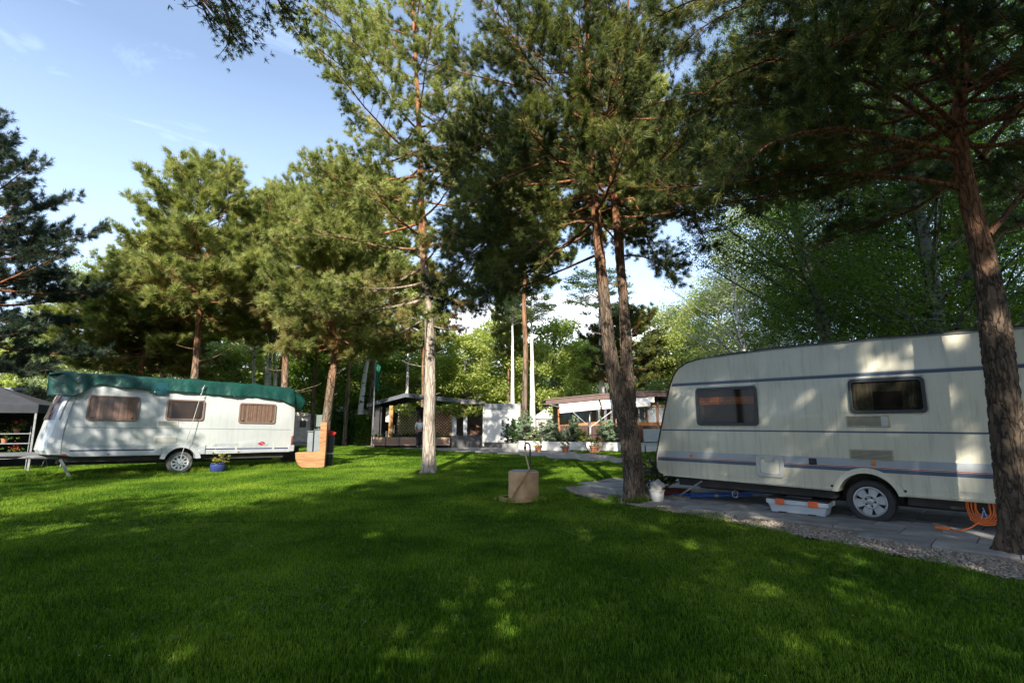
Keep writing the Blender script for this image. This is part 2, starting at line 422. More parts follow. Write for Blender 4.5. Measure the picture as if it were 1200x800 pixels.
# ---- pebbles along the slab edge (one mass nobody could count)
def ico():
    t = (1 + 5 ** .5) / 2
    v = np.array([(-1, t, 0), (1, t, 0), (-1, -t, 0), (1, -t, 0), (0, -1, t), (0, 1, t), (0, -1, -t), (0, 1, -t), (t, 0, -1), (t, 0, 1), (-t, 0, -1), (-t, 0, 1)], float); v /= np.linalg.norm(v[0])
    f = np.array([(0, 11, 5), (0, 5, 1), (0, 1, 7), (0, 7, 10), (0, 10, 11), (1, 5, 9), (5, 11, 4), (11, 10, 2), (10, 7, 6), (7, 1, 8), (3, 9, 4), (3, 4, 2), (3, 2, 6), (3, 6, 8), (3, 8, 9), (4, 9, 5), (2, 4, 11), (6, 2, 10), (8, 6, 7), (9, 8, 1)])
    return v, f
IV, IF = ico()
OV = np.array([(1, 0, 0), (0, 1, 0), (-1, 0, 0), (0, -1, 0), (0, 0, 1), (0, 0, -1)], float); OF = np.array([(0, 1, 4), (1, 2, 4), (2, 3, 4), (3, 0, 4), (1, 0, 5), (2, 1, 5), (3, 2, 5), (0, 3, 5)])
def scatter_blobs(name, P, S, m, parent=None, kind='stuff', flat=0.6, IV=OV, IF=OF):
    n = len(P); nv = len(IV)
    V = IV[None] * S[:, None, None] * rng.uniform(0.75, 1.25, (n, nv, 1)) * np.array([1, 1, flat]) * rng.uniform(0.7, 1.3, (n, 1, 3))
    a = rng.uniform(0, 2 * PI, n); c, s = np.cos(a), np.sin(a)
    X = V[..., 0] * c[:, None] - V[..., 1] * s[:, None]; Y = V[..., 0] * s[:, None] + V[..., 1] * c[:, None]
    V = np.stack([X, Y, V[..., 2]], -1) + P[:, None]
    F = IF[None] + (np.arange(n) * nv)[:, None, None]
    o = link_mesh(name, np_mesh(name, V.reshape(-1, 3), tris=F.reshape(-1, 3)), m, parent); o['kind'] = kind
    return o
def pebble_mat():
    m, t, p = new_mat('pebbles'); n = t.nodes.new; l = t.links.new
    g = n('ShaderNodeNewGeometry'); r = n('ShaderNodeValToRGB'); p.inputs['Roughness'].default_value = 0.8
    for i, (ps, c) in enumerate([(0, (0.16, 0.12, 0.09)), (0.3, (0.34, 0.26, 0.19)), (0.6, (0.44, 0.37, 0.29)), (0.85, (0.30, 0.29, 0.27)), (1, (0.6, 0.56, 0.48))]):
        e = r.color_ramp.elements[i] if i < 2 else r.color_ramp.elements.new(ps)
        e.position = ps; e.color = (*c, 1)
    l(g.outputs['Random Per Island'], r.inputs[0]); l(r.outputs[0], p.inputs['Base Color']); return m
pts = []
bp_x = [q[0] for q in bed_poly[1:9]]; bp_y = [q[1] for q in bed_poly[1:9]]
for _ in range(30000):
    s_ = random.uniform(-2.6, 6.2); lo_ = float(np.interp(s_, bp_x, bp_y)); hi_ = front_edge(s_) + 0.06
    t_ = random.random(); d_ = lo_ - 0.05 + (hi_ - lo_ + 0.08) * t_
    if random.random() < 0.45: pts.append((s_, d_, random.uniform(0.004, 0.022)))
pts = np.array(pts)
scatter_blobs('pebbles', pts, rng.uniform(0.009, 0.021, len(pts)), pebble_mat(), pav)

# ---- grass: real blades, one patch instanced over the lawn from inside one object
def grass_patch(nb, size, h0, h1, w0):
    P = rng.uniform(-size / 2, size / 2, (nb, 2)) * 1.06
    h = rng.uniform(h0, h1, nb) * rng.uniform(0.7, 1.15, nb); a = rng.uniform(0, 2 * PI, nb); lean = rng.uniform(0.1, 0.75, nb) * h
    la = rng.uniform(0, 2 * PI, nb); ww_ = rng.uniform(0.7, 1.2, nb) * w0
    dx, dy = np.cos(a) * ww_, np.sin(a) * ww_; lx, ly = np.cos(la) * lean, np.sin(la) * lean
    z = np.zeros(nb)
    b0 = np.stack([P[:, 0] - dx, P[:, 1] - dy, z - 0.005], -1); b1 = np.stack([P[:, 0] + dx, P[:, 1] + dy, z - 0.005], -1)
    m0 = np.stack([P[:, 0] - dx * .8 + lx * .3, P[:, 1] - dy * .8 + ly * .3, h * .6], -1); m1 = np.stack([P[:, 0] + dx * .8 + lx * .3, P[:, 1] + dy * .8 + ly * .3, h * .6], -1)
    tp = np.stack([P[:, 0] + lx, P[:, 1] + ly, h], -1)
    V = np.stack([b0, b1, m1, m0, tp], 1).reshape(-1, 3); k = np.arange(nb)[:, None] * 5
    return V, k + np.array([[3, 2, 4]]), k + np.array([[0, 1, 2, 3]])
def instanced(name, V, T, Q, P, rotz, scl, m, kind='stuff'):
    """mesh = one clump + loose points; a node group instances the clump on the points"""
    nV, nP = len(V), len(P)
    me = np_mesh(name, np.concatenate([V, P]), tris=T, quads=Q)
    for nm, ty, arr in (('is_point', 'FLOAT', np.concatenate([np.zeros(nV), np.ones(nP)])), ('rotz', 'FLOAT', np.concatenate([np.zeros(nV), rotz])), ('scl', 'FLOAT', np.concatenate([np.ones(nV), scl]))):
        at = me.attributes.new(nm, ty, 'POINT'); at.data.foreach_set('value', arr.astype(np.float32))
    me.materials.append(m)
    o = link_mesh(name, me)
    g = bpy.data.node_groups.new(name, 'GeometryNodeTree')
    g.interface.new_socket('Geometry', in_out='INPUT', socket_type='NodeSocketGeometry'); g.interface.new_socket('Geometry', in_out='OUTPUT', socket_type='NodeSocketGeometry')
    n = g.nodes.new; l = g.links.new
    gi = n('NodeGroupInput'); go = n('NodeGroupOutput')
    def attr(nm):
        a = n('GeometryNodeInputNamedAttribute'); a.data_type = 'FLOAT'; a.inputs['Name'].default_value = nm; return a.outputs[0]
    sep = n('GeometryNodeSeparateGeometry'); sep.domain = 'POINT'
    l(gi.outputs[0], sep.inputs['Geometry']); l(attr('is_point'), sep.inputs['Selection'])
    mp_ = n('GeometryNodeMeshToPoints'); l(sep.outputs['Selection'], mp_.inputs['Mesh'])
    ins = n('GeometryNodeInstanceOnPoints'); l(mp_.outputs[0], ins.inputs['Points']); l(sep.outputs['Inverted'], ins.inputs['Instance'])
    cx = n('ShaderNodeCombineXYZ'); l(attr('rotz'), cx.inputs['Z']); l(cx.outputs[0], ins.inputs['Rotation'])
    cs = n('ShaderNodeCombineXYZ'); cs.inputs['X'].default_value = 1.0; cs.inputs['Y'].default_value = 1.0; l(attr('scl'), cs.inputs['Z'])
    l(cs.outputs[0], ins.inputs['Scale']); l(ins.outputs[0], go.inputs[0])
    md = o.modifiers.new('instances', 'NODES'); md.node_group = g
    o['kind'] = kind
    return o
def in_poly(x, y, poly):
    c = False; n = len(poly)
    for i in range(n):
        x1, y1 = poly[i]; x2, y2 = poly[(i + 1) % n]
        if (y1 > y) != (y2 > y) and x < (x2 - x1) * (y - y1) / (y2 - y1) + x1: c = not c
    return c
bed_w = [tuple(loc2w(s_, d_)[:2]) for s_, d_ in bed_poly]
grass_m = leaf_mat('grass_blades', [(0.026, 0.072, 0.002), (0.065, 0.155, 0.004), (0.13, 0.25, 0.008), (0.28, 0.37, 0.04)], trans=0.42, rough=0.6, wscale=0.7)
cells = []
def free(x, y):
    if in_poly(x, y, bed_w) or in_poly(x, y, path_poly): return False
    return True
def lay(y0, y1, cell, xm):
    res = []
    y = y0
    while y < y1:
        lim = (y * 1.08 + 2.0)
        x = -min(lim, xm)
        while x < min(lim, xm):
            if free(x, y): res.append((x + random.uniform(-.02, .02), y + random.uniform(-.02, .02), 0))
            x += cell
        y += cell
    P = np.array(res)
    k = len(P)
    hs = 0.45 + 0.95 * value_noise(P[:, 0] + 50, P[:, 1] + 50, 1.3, 9) + 0.5 * value_noise(P[:, 0] + 50, P[:, 1] + 50, 0.37, 10)
    return P, rng.integers(0, 4, k) * PI / 2, hs * 0.8
V, T, Q = grass_patch(1500, 0.4, 0.02, 0.05, 0.0017)
P, rz_, sc_ = lay(2.4, 8.0, 0.4, 12); instanced('grass', V, T, Q, P, rz_, sc_, grass_m)
V, T, Q = grass_patch(1900, 0.6, 0.022, 0.055, 0.0030)
P, rz_, sc_ = lay(8.2, 17.0, 0.6, 24); instanced('grass', V, T, Q, P, rz_, sc_, grass_m)
V, T, Q = grass_patch(1500, 1.0, 0.03, 0.065, 0.007)
P, rz_, sc_ = lay(17.3, 44, 1.0, 34); instanced('grass', V, T, Q, P, rz_, sc_, grass_m)
# longer uncut grass in the shelter of the white caravan, tree feet and along the pitch edge
V, T, Q = grass_patch(60, 0.16, 0.07, 0.17, 0.003)
tp_ = []
for _ in range(330):
    s_ = random.uniform(-1.9, 5.3); q = Vector((-10.85, 14.03, 0)) + Vector((.738, .674, 0)) * s_ + Vector((-.674, .738, 0)) * random.choice([random.uniform(-0.25, 0.5), random.uniform(0.0, 2.0)])
    if abs(s_ - 1.65) > .38 or random.random() < .2: tp_.append((q.x, q.y, 0))
for cx_, cy_, rr_ in ((-2.41, 15.4, .34), (-6.4, 18.1, .32), (-6.8, 17.4, .5), (0.22, 9.9, .45), (2.2, 9.9, .33)):
    for _ in range(16):
        a = random.uniform(0, 2 * PI); tp_.append((cx_ + rr_ * math.cos(a), cy_ + rr_ * math.sin(a), 0))
P = np.array(tp_); instanced('grass_tufts', V, T, Q, P, rng.uniform(0, 6, len(P)), rng.uniform(0.5, 1.3, len(P)), grass_m)
V, T, Q = grass_patch(26, 0.09, 0.05, 0.10, 0.0024); tp_ = []
for _ in range(1100):
    y = 2.8 + 14 * random.random() ** 1.3; x = random.uniform(-1, 1) * y * 1.05
    if free(x, y): tp_.append((x, y, 0))
P = np.array(tp_); instanced('grass_tufts', V, T, Q, P, rng.uniform(0, 6, len(P)), rng.uniform(0.5, 1.2, len(P)), leaf_mat('tuft_blades', [(0.04, 0.10, 0.004), (0.09, 0.18, 0.01), (0.2, 0.26, 0.04)], trans=0.4))
# broad-leaved lawn weeds lying low between the blades
tp_ = []
for _ in range(900):
    cx_, cy_ = random.choice([(-3.0, 6.2), (-1.5, 4.6), (2.6, 5.0), (-5.5, 8.0), (0.8, 7.2), (4.4, 4.2), (-2.0, 11.0)]); x, y = random.gauss(cx_, .9), random.gauss(cy_, .7)
    if y > 2.7 and free(x, y): tp_.append((x, y, 0))
a = rng.uniform(0, 2 * PI, 7); r_ = rng.uniform(.012, .035, 7); c0 = np.stack([r_ * np.cos(a), r_ * np.sin(a), rng.uniform(.02, .04, 7)], -1); ls_ = .011
dx_ = np.stack([np.cos(a) * ls_, np.sin(a) * ls_, np.full(7, .003)], -1); dy_ = np.stack([-np.sin(a) * ls_ * .8, np.cos(a) * ls_ * .8, np.zeros(7)], -1)
V = np.stack([c0 - dx_, c0 - dy_, c0 + dx_, c0 + dy_], 1).reshape(-1, 3); P = np.array(tp_)
instanced('lawn_weeds', V, np.zeros((0, 3), int), np.arange(28).reshape(-1, 4), P, rng.uniform(0, 6, len(P)), rng.uniform(0.7, 1.3, len(P)), leaf_mat('weed_leaves', [(0.03, 0.075, 0.01), (0.06, 0.12, 0.02), (0.12, 0.18, 0.04)], trans=0.3))
# fallen pine needles on slabs, gravel and lawn
k_ = 9000; cs = np.array([(5.4, 5.6), (2.3, 9.3), (4.6, 7.3), (-2.4, 14.8), (3.6, 8.2)])[rng.integers(0, 5, k_)]
P = np.c_[cs + rng.normal(0, 1.0, (k_, 2)), rng.uniform(.045, .052, k_)]; a = rng.uniform(0, 2 * PI, k_)
d_ = np.stack([np.cos(a), np.sin(a), np.zeros(k_)], -1) * rng.uniform(.02, .04, (k_, 1)); n_ = np.stack([-np.sin(a), np.cos(a), np.zeros(k_)], -1) * .0022
o = link_mesh('fallen_needles', np_mesh('fallen_needles', np.stack([P - n_, P + n_, P + d_], 1).reshape(-1, 3), tris=np.arange(k_ * 3).reshape(-1, 3)), mat('dry_needles', (.22, .13, .06), (.35, .22, .11), rough=.9, scale=30)); o['kind'] = 'stuff'
# fallen dead leaves and daisies, tiny specks in the lawn
sp = []
for _ in range(150):
    y = random.uniform(3, 12); x = random.uniform(-1, 1) * y * 1.0
    if free(x, y): sp.append((x, y, random.uniform(0.025, 0.045)))
sp = np.array(sp)
scatter_blobs('lawn_litter', sp, rng.uniform(0.004, 0.009, len(sp)), mat('litter', (0.35, 0.28, 0.16), (0.55, 0.5, 0.4), rough=0.9, scale=2), flat=0.3)
# ================================================================== TREES
def norm(v): return v / (np.linalg.norm(v, axis=-1, keepdims=True) + 1e-9)
class Wood:
    def __init__(s): s.V = []; s.Q = []; s.T = []; s.n = 0
    def tube(s, P, r, n=5, disp=None):
        P = np.asarray(P, float); r = np.asarray(r, float); m = len(P)
        t = np.gradient(P, axis=0); t = norm(t)
        ref = np.array([0, 0, 1.0]) if abs(t[0, 2]) < 0.8 else np.array([0, 1.0, 0])
        u = norm(np.cross(t, ref)); v = np.cross(t, u)
        a = np.arange(n) * 2 * PI / n
        rr = r[:, None] * np.ones(n)[None]
        if disp is not None: rr = rr + disp
        V = P[:, None] + (u[:, None] * np.cos(a)[None, :, None] + v[:, None] * np.sin(a)[None, :, None]) * rr[..., None]
        i = np.arange(m - 1)[:, None]; k = np.arange(n)[None]; k2 = (k + 1) % n
        Q = np.stack([i * n + k, i * n + k2, (i + 1) * n + k2, (i + 1) * n + k], -1).reshape(-1, 4) + s.n
        s.V.append(V.reshape(-1, 3)); s.Q.append(Q[:, ::-1]); s.n += m * n
    def mesh(s, name): return np_mesh(name, np.concatenate(s.V), quads=np.concatenate(s.Q))

def smooth_path(ctrl, m):
    """Catmull-like resample of control points (x,y,z,r)"""
    c = np.asarray(ctrl, float); k = len(c)
    t = np.linspace(0, k - 1, m); i = np.clip(np.floor(t).astype(int), 0, k - 2); f = (t - i)[:, None]
    p0 = c[np.clip(i - 1, 0, k - 1)]; p1 = c[i]; p2 = c[i + 1]; p3 = c[np.clip(i + 2, 0, k - 1)]
    return 0.5 * ((2 * p1) + (-p0 + p2) * f + (2 * p0 - 5 * p1 + 4 * p2 - p3) * f ** 2 + (-p0 + 3 * p1 - 3 * p2 + p3) * f ** 3)

def bark_disp(m, n, length, rad, depth, seed, cell=0.07):
    """plated bark relief on an m x n tube grid (Worley cracks, stretched along the trunk)"""
    g = np.random.default_rng(seed)
    circ = 2 * PI * rad; W, Hh = circ, length
    npts = int(W * Hh / (cell * cell * 2.2)) + 8
    pu = g.uniform(0, W, npts); pv = g.uniform(0, Hh, npts)
    pu = np.concatenate([pu, pu - W, pu + W]); pv = np.concatenate([pv] * 3)
    U, Vv = np.meshgrid(np.arange(n) * W / n, np.linspace(0, Hh, m)); out = np.zeros((m, n))
    for j in range(m):
        sel = np.abs(pv - Vv[j, 0]) < cell * 4.5
        du = U[j][:, None] - pu[sel][None]; dv = (Vv[j][:, None] - pv[sel][None]) / 2.2
        dd = np.sort(np.sqrt(du * du + dv * dv), axis=1)
        out[j] = np.clip((dd[:, 1] - dd[:, 0]) / (cell * 0.45), 0, 1)
    return (out - 0.75) * depth + g.normal(0, depth * 0.10, (m, n))

def tufts(P, D, K, ln, wd, g, spread=0.8):
    n = len(P)
    d = norm(D[:, None] * 0.75 + g.normal(0, 1, (n, K, 3)) * spread * 0.6)
    l_ = ln * g.uniform(0.6, 1.15, (n, K, 1))
    side = norm(np.cross(d, g.normal(0, 1, (n, K, 3)))) * wd * g.uniform(0.7, 1.2, (n, K, 1))
    b = P[:, None] + g.normal(0, ln * 0.12, (n, K, 3))
    V = np.stack([b - side * .5, b + side * .5, b + d * l_], 2).reshape(-1, 3)
    return V

def needle_group():
    g = bpy.data.node_groups.get('needle_tufts')
    if g: return g
    g = bpy.data.node_groups.new('needle_tufts', 'GeometryNodeTree')
    g.interface.new_socket('Geometry', in_out='INPUT', socket_type='NodeSocketGeometry'); g.interface.new_socket('Geometry', in_out='OUTPUT', socket_type='NodeSocketGeometry')
    n = g.nodes.new; l = g.links.new; gi = n('NodeGroupInput'); go = n('NodeGroupOutput')
    def attr(nm, ty='FLOAT'):
        a = n('GeometryNodeInputNamedAttribute'); a.data_type = ty; a.inputs['Name'].default_value = nm; return a.outputs[0]
    sep = n('GeometryNodeSeparateGeometry'); sep.domain = 'POINT'; l(gi.outputs[0], sep.inputs['Geometry']); l(attr('is_point'), sep.inputs['Selection'])
    mp_ = n('GeometryNodeMeshToPoints'); l(sep.outputs['Selection'], mp_.inputs['Mesh'])
    ins = n('GeometryNodeInstanceOnPoints'); l(mp_.outputs[0], ins.inputs['Points']); l(sep.outputs['Inverted'], ins.inputs['Instance'])
    l(attr('rot', 'FLOAT_VECTOR'), ins.inputs['Rotation']); l(attr('scl'), ins.inputs['Scale']); l(ins.outputs[0], go.inputs[0])
    return g
def tuft_mesh_inst(name, P, D, K, nl, ratio, g, zmax):
    """one needle tuft along +X of unit length, plus the points that carry copies of it"""
    V1 = tufts(np.zeros((1, 3)), np.array([[1.0, 0, 0]]), K, 1.0, ratio, g, 0.62)
    n = len(P); d = norm(D + g.normal(0, .12, D.shape))
    rot = np.stack([g.uniform(0, 2 * PI, n), -np.arcsin(np.clip(d[:, 2], -1, 1)), np.arctan2(d[:, 1], d[:, 0])], -1)
    me = np_mesh(name, np.concatenate([V1, P]), tris=np.arange(len(V1)).reshape(-1, 3)); m = len(V1)
    rad = np.hypot(P[:, 0], P[:, 1]); ph = np.sin(P[:, 0] * 2.1 + 1) * np.sin(P[:, 1] * 2.3 + 2) * np.sin(P[:, 2] * 1.7)
    dead_ = np.clip((2.6 - rad) / 1.5, 0, 1) * np.clip((zmax - P[:, 2]) / (zmax * .35), 0, 1) * np.clip(ph * 5 + .8, 0, 1) * (g.random(n) < .8)
    for nm, arr in (('is_point', np.r_[np.zeros(m), np.ones(n)]), ('scl', np.r_[np.ones(m), nl * g.uniform(.75, 1.2, n)]), ('dead', np.r_[np.zeros(m), dead_])):
        at = me.attributes.new(nm, 'FLOAT', 'POINT'); at.data.foreach_set('value', arr.astype(np.float32))
    at = me.attributes.new('rot', 'FLOAT_VECTOR', 'POINT'); at.data.foreach_set('vector', np.concatenate([np.zeros((m, 3)), rot]).astype(np.float32).ravel())
    me['gn'] = 1
    return me
def add_gn(o):
    if o.data.get('gn'): md = o.modifiers.new('needle_tufts', 'NODES'); md.node_group = needle_group()

def pine(seed, trunk, z_lo, z_hi, nlimb, Lf, nl=0.09, nw=0.012, K=10, dens=1.0, el=(-8, 55), nseg=10, ring=60, disp=0.0, extra=(), dead=0, droop=0.0, trunk_from=0.0, inst=0, ratio=.07, zdead=0.0):
    """trunk: control points (x,y,z,r) relative to the foot. Returns wood mesh, needle mesh"""
    g = np.random.default_rng(seed); W = Wood()
    tp = smooth_path(trunk, ring)
    dsp = None
    if disp:
        ln_ = np.linalg.norm(np.diff(tp[:, :3], axis=0), axis=1).sum(); dsp = bark_disp(ring, nseg, ln_, tp[:ring // 2, 3].mean(), disp, seed)
        dsp = dsp * np.clip(tp[:, 3:4] / tp[0, 3], 0.15, 1)
    else:
        dsp = g.normal(0, 0.03, (ring, nseg)) * tp[:, 3:4]
    th_ = np.arange(nseg) * 2 * PI / nseg; ph_ = g.uniform(0, 6)
    dsp = dsp + tp[:, 3:4] * (0.34 * np.exp(-np.clip(tp[:, 2:3], 0, 9) / 0.13) * np.clip(np.cos(th_ * 3 + ph_) + .5 * np.cos(th_ * 5 + 2), -.3, 1.2)[None])
    flare = 1 + 0.35 * np.exp(-tp[:, 2] / 0.18) * (tp[:, 2] < 1.5)
    W.tube(tp[:, :3], tp[:, 3] * flare, nseg, dsp)
    TP, TD = [], []
    def limb(b, az_, el_, L_, r0, fol=True, path=None, start=0.25):
        m = 9; t = np.linspace(0, 1, m)[:, None]
        if path is None:
            d0 = np.array([math.cos(az_) * math.cos(el_), math.sin(az_) * math.cos(el_), math.sin(el_)])
            wob = g.normal(0, 0.05, (m, 3)).cumsum(0) * L_ * 0.22
            P = b + d0 * L_ * t + wob * t + np.array([0, 0, 1.0]) * (t ** 2) * L_ * (0.10 - droop) + np.array([0, 0, -1.0]) * (4 * t * (1 - t)) * L_ * 0.04
        else:
            P = smooth_path(np.c_[np.array(path), np.zeros(len(path))], m)[:, :3]
            L_ = np.linalg.norm(np.diff(P, axis=0), axis=1).sum()
        W.tube(P, np.linspace(r0, 0.006, m), 5 if r0 < .03 else 7)
        if not fol: return
        ns = max(5, int(L_ * (1 - start) / 0.17 * dens)); side = 1
        for q in range(ns):
            f = start + (1 - start) * (q + g.uniform(0.1, 0.9)) / ns
            x = f * (m - 1); i = min(int(x), m - 2); p0 = P[i] * (1 - (x - i)) + P[i + 1] * (x - i); dd = norm(P[i + 1] - P[i])
            side = -side
            lat = norm(np.cross(dd, np.array([0, 0, 1.0])) + 1e-6) * side
            sdv = norm(dd * g.uniform(0.5, 1.1) + lat * g.uniform(0.6, 1.1) + np.array([0, 0, g.uniform(-0.25, 0.5) - droop]))
            sl = (0.22 + 0.5 * (1 - f) * min(L_, 3.5)) * g.uniform(0.6, 1.25); sl = min(sl, 1.5)
            tt = np.linspace(0, 1, 5)[:, None]
            S = p0 + sdv * sl * tt + np.array([0, 0, 1.0]) * tt ** 2 * sl * 0.18 + g.normal(0, 0.02, (5, 3)).cumsum(0) * tt
            W.tube(S, np.linspace(0.009, 0.003, 5), 3)
            nt_ = max(2, int(sl / 0.13 * dens))
            fr = g.uniform(0.25, 1.0, nt_); xi = fr * 4; ii = np.minimum(xi.astype(int), 3); fx = (xi - ii)[:, None]
            b0 = S[ii] * (1 - fx) + S[ii + 1] * fx
            td = norm(sdv[None] * 0.8 + g.normal(0, 0.45, (nt_, 3)) + np.array([0, 0, 0.35]))
            tl = g.uniform(0.06, 0.30, (nt_, 1))
            for h in (0.35, 1.0):
                TP.append(b0 + td * tl * h); TD.append(td)
            TP.append(S[-1:]); TD.append(sdv[None])
    zz = tp[:, 2]
    for i in range(nlimb):
        t_ = ((i + g.uniform(0, 1)) / nlimb); z = z_lo + (z_hi - z_lo) * t_
        b = np.array([np.interp(z, zz, tp[:, k]) for k in range(3)]); rt = np.interp(z, zz, tp[:, 3])
        az_ = i * 2.39996 + g.uniform(-.5, .5)
        L_ = Lf(t_, az_) * g.uniform(0.7, 1.12)
        if L_ < 0.15: continue
        e_ = R(el[0] + (el[1] - el[0]) * t_ ** 1.4 + g.uniform(-12, 12))
        limb(b, az_, e_, L_, min(rt * 0.42, 0.012 + 0.013 * L_))
    for ex in extra:
        limb(None, 0, 0, 0, ex.get('r', 0.04), path=ex['path'], start=ex.get('start', .25), fol=ex.get('fol', True))
    for i in range(dead):
        z = z_lo - g.uniform(0.0, 1.0) * (z_lo * 0.55); b = np.array([np.interp(z, zz, tp[:, k]) for k in range(3)])
        limb(b, g.uniform(0, 2 * PI), R(g.uniform(-10, 20)), g.choice([0.2, 0.3, 0.9, 1.3]), 0.018, fol=False)
    P = np.concatenate(TP); D = np.concatenate(TD)
    if inst: return W.mesh('trunk'), tuft_mesh_inst('crown', P, D, inst, nl, ratio, g, zdead or 1e-3)
    V = tufts(P, D, K, nl, nw, g)
    return W.mesh('trunk'), np_mesh('crown', V, tris=np.arange(len(V)).reshape(-1, 3))

def leafy(seed, H_, r0, crown_z, crown_r, crown_h, nleaf, lsz, nclump=90, wob=.3, lean=(0, 0), nlimb=26, trunk_to=0.9, twigs=True, shape=1.0, nseg=9, droop=0.0, off=(0, 0)):
    """broad-leaved tree: trunk, limbs to leaf clumps, leaves as small diamonds"""
    g = np.random.default_rng(seed); W = Wood()
    m = 14; t = np.linspace(0, 1, m)
    P = np.stack([lean[0] * t * H_ + g.normal(0, 0.012, m).cumsum() * H_ * wob, lean[1] * t * H_ + g.normal(0, .012, m).cumsum() * H_ * wob, t * H_ * trunk_to], -1)
    P[0] = 0; rad = r0 * (1 - t) ** 0.8 + 0.012
    Pp = smooth_path(np.c_[P, rad], 40); W.tube(Pp[:, :3], Pp[:, 3] * (1 + .3 * np.exp(-Pp[:, 2] / .25)), nseg, g.normal(0, .03, (40, nseg)) * Pp[:, 3:4])
    CC = []; CR = []
    for i in range(nclump):
        u = norm(g.normal(0, 1, 3)); rr = g.uniform(0.25, 1.0) ** 0.45
        zf = u[2] * rr
        wid = crown_r * (1 - 0.35 * shape * max(zf, 0) ** 1.5)
        c = np.array([u[0] * rr * wid + off[0] + lean[0] * crown_z, u[1] * rr * wid + off[1] + lean[1] * crown_z, crown_z + zf * crown_h]) + g.normal(0, .1, 3)
        CC.append(c); CR.append(g.uniform(0.28, 0.6) * crown_r * 0.42)
    CC = np.array(CC); CR = np.array(CR)
    idx = g.choice(nclump, min(nlimb + 20, nclump), replace=False)
    for i in idx:
        c = CC[i]; zb = np.clip(c[2] - np.hypot(c[0], c[1]) * g.uniform(.5, 1.0), P[2, 2], P[-1, 2])
        b = np.array([np.interp(zb, P[:, 2], P[:, k]) for k in range(3)])
        tt = np.linspace(0, 1, 7)[:, None]
        S = b * (1 - tt) + c * tt + np.array([0, 0, 1.0]) * (tt * (1 - tt)) * -0.25 * np.linalg.norm(c - b) * (1 - 2 * g.random()) + g.normal(0, .03, (7, 3)).cumsum(0) * tt
        W.tube(S, np.linspace(max(0.012, r0 * 0.22), 0.008, 7), 4)
        if twigs:
            for q in range(5):
                e = c + g.normal(0, 1, 3) * CR[i] * 1.2; s0 = S[4 + q % 3]; W.tube(np.linspace(s0, e, 3) + g.normal(0, .03, (3, 3)) * 1, [0.007, 0.005, 0.003], 3)
    per = g.multinomial(nleaf, CR ** 2 / (CR ** 2).sum())
    ci = np.repeat(np.arange(nclump), per)
    pos = CC[ci] + norm(g.normal(0, 1, (len(ci), 3))) * (g.random((len(ci), 1)) ** 0.5) * CR[ci][:, None] * np.array([1.25, 1.25, 0.75])
    if droop: pos[:, 2] -= droop * g.random(len(ci)) ** 2
    nrm = norm(g.normal(0, 1, (len(ci), 3)) + np.array([0, 0, 0.5])); a = norm(np.cross(nrm, g.normal(0, 1, (len(ci), 3)))); bb = np.cross(nrm, a)
    s_ = lsz * g.uniform(.6, 1.25, (len(ci), 1))
    V = np.stack([pos - a * s_, pos - bb * s_ * .6 + nrm * s_ * .1, pos + a * s_, pos + bb * s_ * .6 + nrm * s_ * .1], 1).reshape(-1, 3)
    return W.mesh('trunk'), np_mesh('crown', V, quads=np.arange(len(V)).reshape(-1, 4))

def plant_tree(name, label, cat, loc, meshes, mats_, rz=0.0, scale=None, group=None, rot=None):
    t = thing(name, label, cat, loc, rz, group, scale=scale, rot=rot)
    a = bpy.data.objects.new('trunk', meshes[0]); b_ = bpy.data.objects.new('crown', meshes[1])
    for o, m in ((a, mats_[0]), (b_, mats_[1])):
        if not o.data.materials: o.data.materials.append(m)
        COL.objects.link(o); o.parent = t
    b_['kind'] = 'stuff'; add_gn(b_)
    a.data.polygons.foreach_set('use_smooth', [True] * len(a.data.polygons))
    return t

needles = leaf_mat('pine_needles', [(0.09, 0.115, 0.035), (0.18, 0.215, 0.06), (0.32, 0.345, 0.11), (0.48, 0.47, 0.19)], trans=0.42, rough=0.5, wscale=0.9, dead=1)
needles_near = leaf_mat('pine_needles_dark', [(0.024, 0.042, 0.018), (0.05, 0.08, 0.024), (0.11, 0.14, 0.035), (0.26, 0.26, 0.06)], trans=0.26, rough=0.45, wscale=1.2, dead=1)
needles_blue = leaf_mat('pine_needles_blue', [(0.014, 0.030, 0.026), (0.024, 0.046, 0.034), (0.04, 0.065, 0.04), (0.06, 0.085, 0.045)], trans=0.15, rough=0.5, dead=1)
leaves_spring = leaf_mat('spring_leaves', [(0.18, 0.23, 0.05), (0.29, 0.35, 0.08), (0.42, 0.47, 0.14), (0.52, 0.54, 0.22)], trans=0.5, wscale=0.25)
leaves_pale = leaf_mat('pale_leaves', [(0.16, 0.21, 0.10), (0.28, 0.34, 0.17), (0.42, 0.47, 0.27), (0.5, 0.53, 0.34)], trans=0.45, wscale=0.4)
leaves_green = leaf_mat('green_leaves', [(0.04, 0.09, 0.014), (0.085, 0.16, 0.022), (0.12, 0.20, 0.03), (0.17, 0.25, 0.045)], trans=0.5, wscale=0.4)
leaves_hedge = leaf_mat('hedge_leaves', [(0.02, 0.055, 0.01), (0.04, 0.10, 0.015), (0.07, 0.15, 0.02)], trans=0.3, wscale=0.8)
leaves_grey = leaf_mat('grey_green_leaves', [(0.12, 0.18, 0.10), (0.22, 0.30, 0.19), (0.34, 0.42, 0.29)], trans=0.3, wscale=1.0)
bark = bark_pine()
bark_near = bark_pine('pine_bark_near', z0=4.9, z1=7.2, vs=17, dist=0.014, c_lo=((0.04, 0.03, 0.024), (0.20, 0.15, 0.11)))
